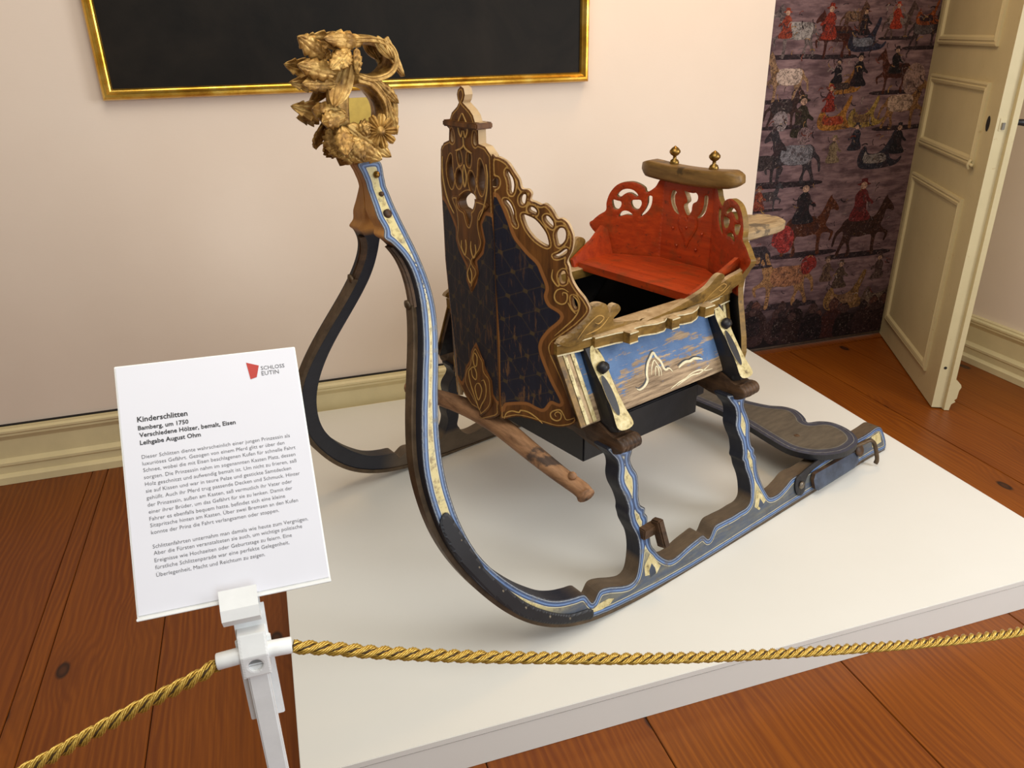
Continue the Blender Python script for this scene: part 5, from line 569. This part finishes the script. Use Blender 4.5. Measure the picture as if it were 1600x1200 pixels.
for sd in (-1, 1):
    def ffn(u, v, d):
        p = fO+fU*u+fV*v-fN*d; return (p.x, p.y if sd < 0 else -p.y, p.z)
    b = plate('pierced_front_board', D['FS_out'], ffn, .017, [MAT['carved'], MAT['edge'], MAT['darkwood']], sled, holes=D['FS_holes'], h=.005, smooth=True, region=D['FS_navy'])
    for l in D['FS_spirals']:
        v, f = ribbon([l], .0035, ffn, .0012); mk('gold_scroll_line', v, f, MAT['goldline'], b)
    prism('corner_post', [(.160, .255), (.168, .255), (.168, .222), (.158, .222)], -.003, .024, ffn, MAT['brown'], b)

# carrying bar under the front with knobbed ends
pts = [(.243, -.425, .332), (.246, -.40, .340), (.240, -.33, .352), (.236, -.22, .372), (.240, -.1, .388), (.245, 0, .392), (.240, .1, .388), (.236, .22, .372), (.240, .33, .352), (.246, .40, .340), (.243, .425, .332)]
v, f = sweep(pts, lambda k: .019+.010*max(0, 1-abs(k-.5)*3.2)+.005*(min(k, 1-k) < .03), lambda k: .024+.010*max(0, 1-abs(k-.5)*3), (1, 0, 0), 14, cat=5); mk('front_bar', v, f, MAT['timber'], sled, True)
for sd in (-1, 1):
    v, f = lathe([(0, -.002), (.010, -.002), (.012, .008), (.006, .014), (0, .015)], (.240, sd*.375, .365), (0, sd*.2, 1), 8); mk('peg', v, f, MAT['timber'], sled, True)

# seat and back
prism('seat_board', [(.814, -.232), (.872, -.242), (.872, .242), (.814, .232)], .668, .692, lambda a, b, d: (a, b, d), MAT['red'], sled)
prism('seat_board', [(.873, -.242), (.968, -.262), (1.064, -.098), (1.064, .098), (.968, .262), (.873, .242)], .670, .692, lambda a, b, d: (a, b, d), MAT['red'], sled)
bcf = lambda t, z, d: (1.07+d, t, z)
bc = plate('back_board', [(-.102, .475), (-.102, .948), (-.03, .945), (.03, .945), (.102, .948), (.102, .475)], bcf, .022, [MAT['red'], MAT['edge'], MAT['darkwood']], sled, holes=[D['BC_heart'], D['BC_cl'], D['BC_cr']], h=.008, smooth=True, chamfer=.001)
heart = [(-.006, .835), (-.012, .846), (-.028, .850), (-.044, .838), (-.046, .815), (-.034, .79), (-.018, .765), (-.006, .742), (.004, .768), (.020, .79), (.032, .815), (.030, .838), (.014, .850), (.0, .846)]
plate('carved_heart', heart, lambda t, z, d: bcf(t, z, d-.004), .0042, [MAT['red'], MAT['red']], bc, h=.007, chamfer=.002)
for t, z in ((-.006, .81), (-.07, .80), (.05, .80), (-.05, .745), (.03, .745)):
    v, f = lathe([(0, 0), (.005, 0), (.004, .003), (0, .004)], (1.066, t, z), (-1, 0, 0), 8); mk('nail', v, f, MAT['red'], bc, True)
U2 = D['BS_U']; bso = [tuple(p) for p in D['BS_out'][:-2]]+[(.205, .69), (.258, .475), (.004, .475), (.002, .69)]
for sd in (-1, 1):
    bsf = lambda u, z, d: (1.07+U2[0]*u+d*.901, sd*(.1+U2[1]*u+d*.433), z)
    plate('pierced_back_board', bso, bsf, .02, [MAT['red'], MAT['golden'], MAT['darkwood']], sled, holes=D['BS_holes'], h=.007, smooth=True)
# inner cheek boards behind the arm rails
for sd in (-1, 1):
    prism('cheek_board', [(.80, .67), (.80, .70), (.90, .745), (.965, .785), (.985, .77), (.985, .67)], .0, .012, lambda a, z, d: (a, sd*(.236+.35*(z-.67)+d), z), MAT['red'], sled)
# rolled top bar and knobs
v, f = sweep([(1.075, t, .972+.012*(abs(t)/.19)**2) for t in np.linspace(-.195, .195, 25)], lambda k: .027*min(1, (min(k, 1-k)*8+.30))**.6, lambda k: .036*min(1, (min(k, 1-k)*8+.25))**.6, (1, 0, 0), 24, cat=0, prof=lambda g: (abs(math.cos(g))**6+abs(math.sin(g))**6)**(-1/6)); tb = mk('top_bar', v, f, MAT['barwood'], sled, True)
for t in (-.079, .079):
    v, f = lathe([(0, 0), (.014, 0), (.0155, .006), (.012, .014), (.006, .018), (.0055, .026), (.012, .030), (.0175, .037), (.0175, .043), (.011, .051), (.004, .056), (0, .059)], (1.085, t, .998), (0, 0, 1), 16); mk('knob', v, f, MAT['brass'], tb, True)
# driver's saddle board behind the back
so = [(1.098, -.075), (1.2, -.085), (1.40, -.09), (1.48, -.085), (1.54, -.06), (1.56, -.02), (1.56, .02), (1.54, .06), (1.48, .085), (1.40, .09), (1.2, .085), (1.098, .075)]
plate('driver_seat', so, lambda a, b, d: (a, b, .778-d), .042, [MAT['seatgrey'], MAT['seatgrey']], sled, h=.02, chamfer=.010)
prism('seat_strut', [(1.096, .45), (1.096, .737), (1.35, .737), (1.12, .45)], -.02, .02, lambda a, z, d: (a, d, z), MAT['darkwood'], sled)
# heart-ended footboard across the runner tails
fbd = plate('footboard', D['FOOT'], lambda a, b, d: (a, b, .128-d), .026, [MAT['board'], MAT['black']], sled, h=.012, chamfer=.003)
for t in (-.38, .38):
    v, f = lathe([(0, 0), (.010, 0), (.009, .002), (0, .003)], (1.27, t, .1275), (0, 0, 1), 10); mk('bolt', v, f, MAT['darkwood'], fbd, True)

# gilded carved head
head = empty('carved_head', (0, 0, 0)); head.parent = sled; head['label'] = 'gilded carved acanthus scroll crowning the horns'
fl = lambda g: 1+.13*math.cos(6*g)
for i, (pts, ra, rb) in enumerate(D['HTUBE']):
    v, f = sweep(pts, ra, rb, (0, 1, 0), 24, prof=fl); mk('stem_scroll', v, f, MAT['gilt'], head, True)
def leaf(b, t, w, bend, ser, sd=1):
    b = Vector((b[0], b[1]*sd, b[2])); t = Vector((t[0], t[1]*sd, t[2])); ax = t-b; L = ax.length; ax.normalize(); w = w*.86
    out = Vector((-.45, -1*sd, .15)); out = (out-ax*out.dot(ax)).normalized(); sid = ax.cross(out); NU, NV = 29, 11; V, F = [], []
    for lay in (0, 1):
        for i in range(NU):
            k = i/(NU-1); ww = w*.5*(max(0, math.sin(math.pi*min(1, .15+.85*k**1.1)))**.75+.015); fr_ = (k*4) % 1
            if ser: ww *= .66+.40*(1-fr_)**.7 if k < .8 else .9
            for j in range(NV):
                x = (j/(NV-1))*2-1; ax_ = abs(x); vein = .0035*math.exp(-(x/.10)**2)-.0030*math.exp(-((ax_-.22)/.12)**2)+(.0012*math.cos(2*math.pi*(k*4-.55*ax_))*min(1, ax_*2)*(1-.4*ax_) if ser else .0024*math.cos(ax_*12))
                c = b+ax*(L*(k+(.09*ax_*(1-k) if ser else 0)))+sid*(ww*x)+out*(.6*bend*math.sin(math.pi*k)+.006*k**3-.28*ww*x*x+vein-(.005 if lay else 0))
                V.append(tuple(c))
    n = NU*NV
    for i in range(NU-1):
        for j in range(NV-1): a = i*NV+j; F.append((a, a+1, a+NV+1, a+NV)); F.append((n+a, n+a+NV, n+a+NV+1, n+a+1))
    rim = [i for i in range(NV)]+[i*NV+NV-1 for i in range(1, NU)]+[(NU-1)*NV+j for j in range(NV-2, -1, -1)]+[i*NV for i in range(NU-2, 0, -1)]
    F += [(rim[k], rim[(k+1) % len(rim)], n+rim[(k+1) % len(rim)], n+rim[k]) for k in range(len(rim))]
    mk('acanthus_leaf', V, F, MAT['gilt'], head, True)
for (b, t, w, bend, ser) in D['HLEAF']:
    leaf(b, t, w, bend, ser)
    if abs(b[1]) > .028: leaf(b, t, w, bend, ser, -1)
rc = Vector(D['ROS']); rn = Vector((-.45, -1, .15)).normalized(); ra_ = Vector((0, 0, 1)).cross(rn).normalized(); rb_ = rn.cross(ra_)
v, f = lathe([(0, -.01), (.011, -.01), (.012, .004), (.009, .010), (0, .012)], tuple(rc), tuple(rn), 12); mk('rosette_centre', v, f, MAT['gilt'], head, True)
for k in range(9):
    g = 2*math.pi*k/9; dirv = ra_*math.cos(g)+rb_*math.sin(g); sdv = rn.cross(dirv); V = []; pr = [(.008, .004), (.020, .0075), (.030, .009), (.036, .006)]
    for l, w in pr:
        for x, hh in ((-1, .0), (-.4, .004), (0, .001), (.4, .004), (1, .0)): V.append(tuple(rc+dirv*l+sdv*(w*x)+rn*(hh+.004-.1*(l-.02)**1)))
        for x in (1, -1): V.append(tuple(rc+dirv*l+sdv*(w*x)-rn*.004))
    F = [(i*7+j, i*7+(j+1) % 7, i*7+7+(j+1) % 7, i*7+7+j) for i in range(3) for j in range(7)]+[tuple(range(7))[::-1], tuple(range(21, 28))]
    mk('petal', V, F, MAT['gilt'], head)
# ================================================================ barrier: stand, sign, ropes
st = empty('rope_stand', (-.09, .752, 0)); tag(st, 'white metal barrier post holding the information sign', 'post')
box('post', -.012, .012, -.006, .010, .016, .835, MAT['white'], st, .002)
box('base_foot', -.040, .040, -.040, .040, 0, .016, MAT['white'], st, .004)
box('slide_bracket', -.020, .020, .010, .015, .735, .86, MAT['white'], st, .001)
hd = plate('rope_holder', [(-.0155, .820), (-.0155, .873), (.0155, .873), (.0155, .820)], lambda a, z, d: (a, -.010+d+(.012*max(0, z-.850)/.022), z), .020, [MAT['white'], MAT['white']], st, holes=[ell((0, .8365), .0085, .0085, 24)], h=.0022, smooth=False, chamfer=.0005)
box('holder_core', -.014, .014, .002, .009, .822, .85, MAT['dark'], st)
for sd in (-1, 1):
    v, f = lathe([(0, 0), (.0095, 0), (.0098, .001), (.0098, .027), (.0092, .028), (.0055, .028), (.0055, .02), (0, .02)], (sd*.0145, .004, .8445), (sd, 0, -.06), 20); mk('rope_sleeve', v, f, MAT['white'], st, True)
pr = [(.012, .855), (.016, .872), (.022, .889), (.026, .897), (.0285, .893), (.0245, .884), (.0205, .871), (.0165, .854)]
prism('sign_arm', pr, -.018, .018, lambda y, z, d: (d, y, z), MAT['white'], st)
lip = [(.036, .900), (.024, .886), (.010, .885), (.003, .897), (.008, .909), (.0235, .9255), (.026, .923), (.0112, .9075), (.0062, .897), (.0118, .8885), (.0228, .8895), (.0335, .9025)]
prism('sign_lip', lip, -.024, .018, lambda y, z, d: (d-.004, y, z), MAT['white'], st)
sc_ = Vector((-0.09947017, 0.87449688, 1.02382991)); sx = Vector((0.99879354, 0.03914053, -0.02965606)).normalized(); sy = Vector((-0.00264708, 0.645933, 0.76336069)); sy = (sy-sx*sy.dot(sx)).normalized(); sn = sx.cross(sy)
base = sc_-sy*.151
sign = empty('information_sign', tuple(base)); sign.matrix_world = Matrix(((sx.x, sy.x, sn.x, base.x), (sx.y, sy.y, sn.y, base.y), (sx.z, sy.z, sn.z, base.z), (0, 0, 0, 1)))
tag(sign, 'white information sign about the sled tilted on the barrier post', 'sign')
box('backing_board', -.107, .107, 0, .302, -.005, -.0012, MAT['white'], sign, .0008); box('paper_sheet', -.105, .105, .004, .300, -.0012, 0, MAT['sheet'], sign); box('bottom_lip', -.107, .107, -.002, .0012, -.005, .004, MAT['white'], sign, .0005)
def textblock(name, items, mat, dz=.0004, off=0.):
    V, F = [], []
    for t, a, b in items:
        cu = bpy.data.curves.new('t', 'FONT'); cu.body = t; cu.size = 1.0; cu.offset = off; cu.resolution_u = 2; ob = bpy.data.objects.new('t', cu); COL.objects.link(ob)
        bpy.context.view_layer.update(); me = bpy.data.meshes.new_from_object(ob.evaluated_get(bpy.context.evaluated_depsgraph_get()))
        xs = [v.co.x for v in me.vertices]; x0, x1 = min(xs), max(xs); k = (b[0]-a[0])/(x1-x0); o = len(V); yb = (a[1]+b[1])/2+.151
        V += [(a[0]+(v.co.x-x0)*k, yb+v.co.y*k, dz) for v in me.vertices]; F += [tuple(i+o for i in p.vertices) for p in me.polygons]
        bpy.data.objects.remove(ob); bpy.data.curves.remove(cu); bpy.data.meshes.remove(me)
    return mk(name, V, F, mat, sign, recalc=False)
TX = D['TXT']
textblock('heading_text', [(t, a, b) for t, a, b, k in TX if k == 1], MAT['bold'], .0004, .018); textblock('body_text', [(t, a, b) for t, a, b, k in TX if k == 0], MAT['ink'], .0004, -.006); textblock('logo_text', [(t, a, b) for t, a, b, k in TX if k == 2], MAT['ink'])
mk('logo_mark', [(x, y+.151, .0004) for x, y in D['LOGO']], [(3, 2, 1, 0)], MAT['redink'], sign, recalc=False)
def rope(name, ctrl, label):
    P = catmull(ctrl, 10); seg = np.linalg.norm(np.diff(P, axis=0), axis=1); cum = np.concatenate([[0], np.cumsum(seg)]); Ltot = cum[-1]; n = int(Ltot/.0045)
    s = np.linspace(0, Ltot, n); Q = np.stack([np.interp(s, cum, P[:, i]) for i in range(3)], 1)
    T = np.gradient(Q, axis=0); T /= np.linalg.norm(T, axis=1)[:, None]; up = np.array([0, 0, 1.]); B = np.cross(T, up); B /= np.linalg.norm(B, axis=1)[:, None]; N = np.cross(B, T)
    V, F = [], []
    for st_ in range(3):
        a = 2*math.pi*(s/.056+st_/3); r1 = .0051; off = B*(np.cos(a)*r1)[:, None]+N*(np.sin(a)*r1)[:, None]; rad = B*np.cos(a)[:, None]+N*np.sin(a)[:, None]; tng = np.cross(T, rad)
        for y in range(5):
            b = -2*math.pi*(s/.030)+2*math.pi*y/5+a; r2 = .0026; c = Q+off+rad*(np.cos(b)*r2)[:, None]+tng*(np.sin(b)*r2)[:, None]; o = len(V)
            for i in range(n):
                for j in range(6):
                    g = 2*math.pi*j/6; V.append(c[i]+(B[i]*math.cos(g)+N[i]*math.sin(g))*.0014)
            for i in range(n-1):
                for j in range(6): F.append((o+i*6+j, o+i*6+(j+1) % 6, o+i*6+6+(j+1) % 6, o+i*6+6+j))
    nf = len(F); o = len(V)  # added dark tube that paints the shade in the gaps between strands
    for i in range(n):
        for j in range(6): g = 2*math.pi*j/6; V.append(Q[i]+(B[i]*math.cos(g)+N[i]*math.sin(g))*.0045)
    for i in range(n-1):
        for j in range(6): F.append((o+i*6+j, o+i*6+(j+1) % 6, o+i*6+6+(j+1) % 6, o+i*6+6+j))
    ob = mk(name, V, F, [MAT['rope'], MAT['gapshade']], None, True, recalc=False); ob.data.polygons.foreach_set('material_index', [0]*nf+[1]*(len(F)-nf)); tag(ob, label, 'rope', 'gold barrier ropes'); return ob
rope('barrier_rope', [(-.047, .756, .8395), (.0, .755, .823), (.058, .753, .8005), (.174, .753, .758), (.30, .753, .716), (.415, .752, .680), (.58, .752, .634), (.76, .752, .590), (.97, .752, .542), (1.19, .752, .5025), (1.45, .75, .485), (1.7, .75, .492), (1.95, .75, .525), (2.2, .75, .59), (2.45, .75, .69), (2.62, .75, .78)], 'gold twisted barrier rope sagging in front of the white plinth')
rope('barrier_rope', [(-.133, .756, .8385), (-.163, .752, .828), (-.236, .754, .800), (-.35, .752, .755), (-.50, .75, .70), (-.7, .75, .65), (-.95, .75, .625), (-1.25, .75, .63), (-1.55, .75, .68), (-1.8, .75, .77)], 'gold twisted barrier rope hanging over the bare floorboards')
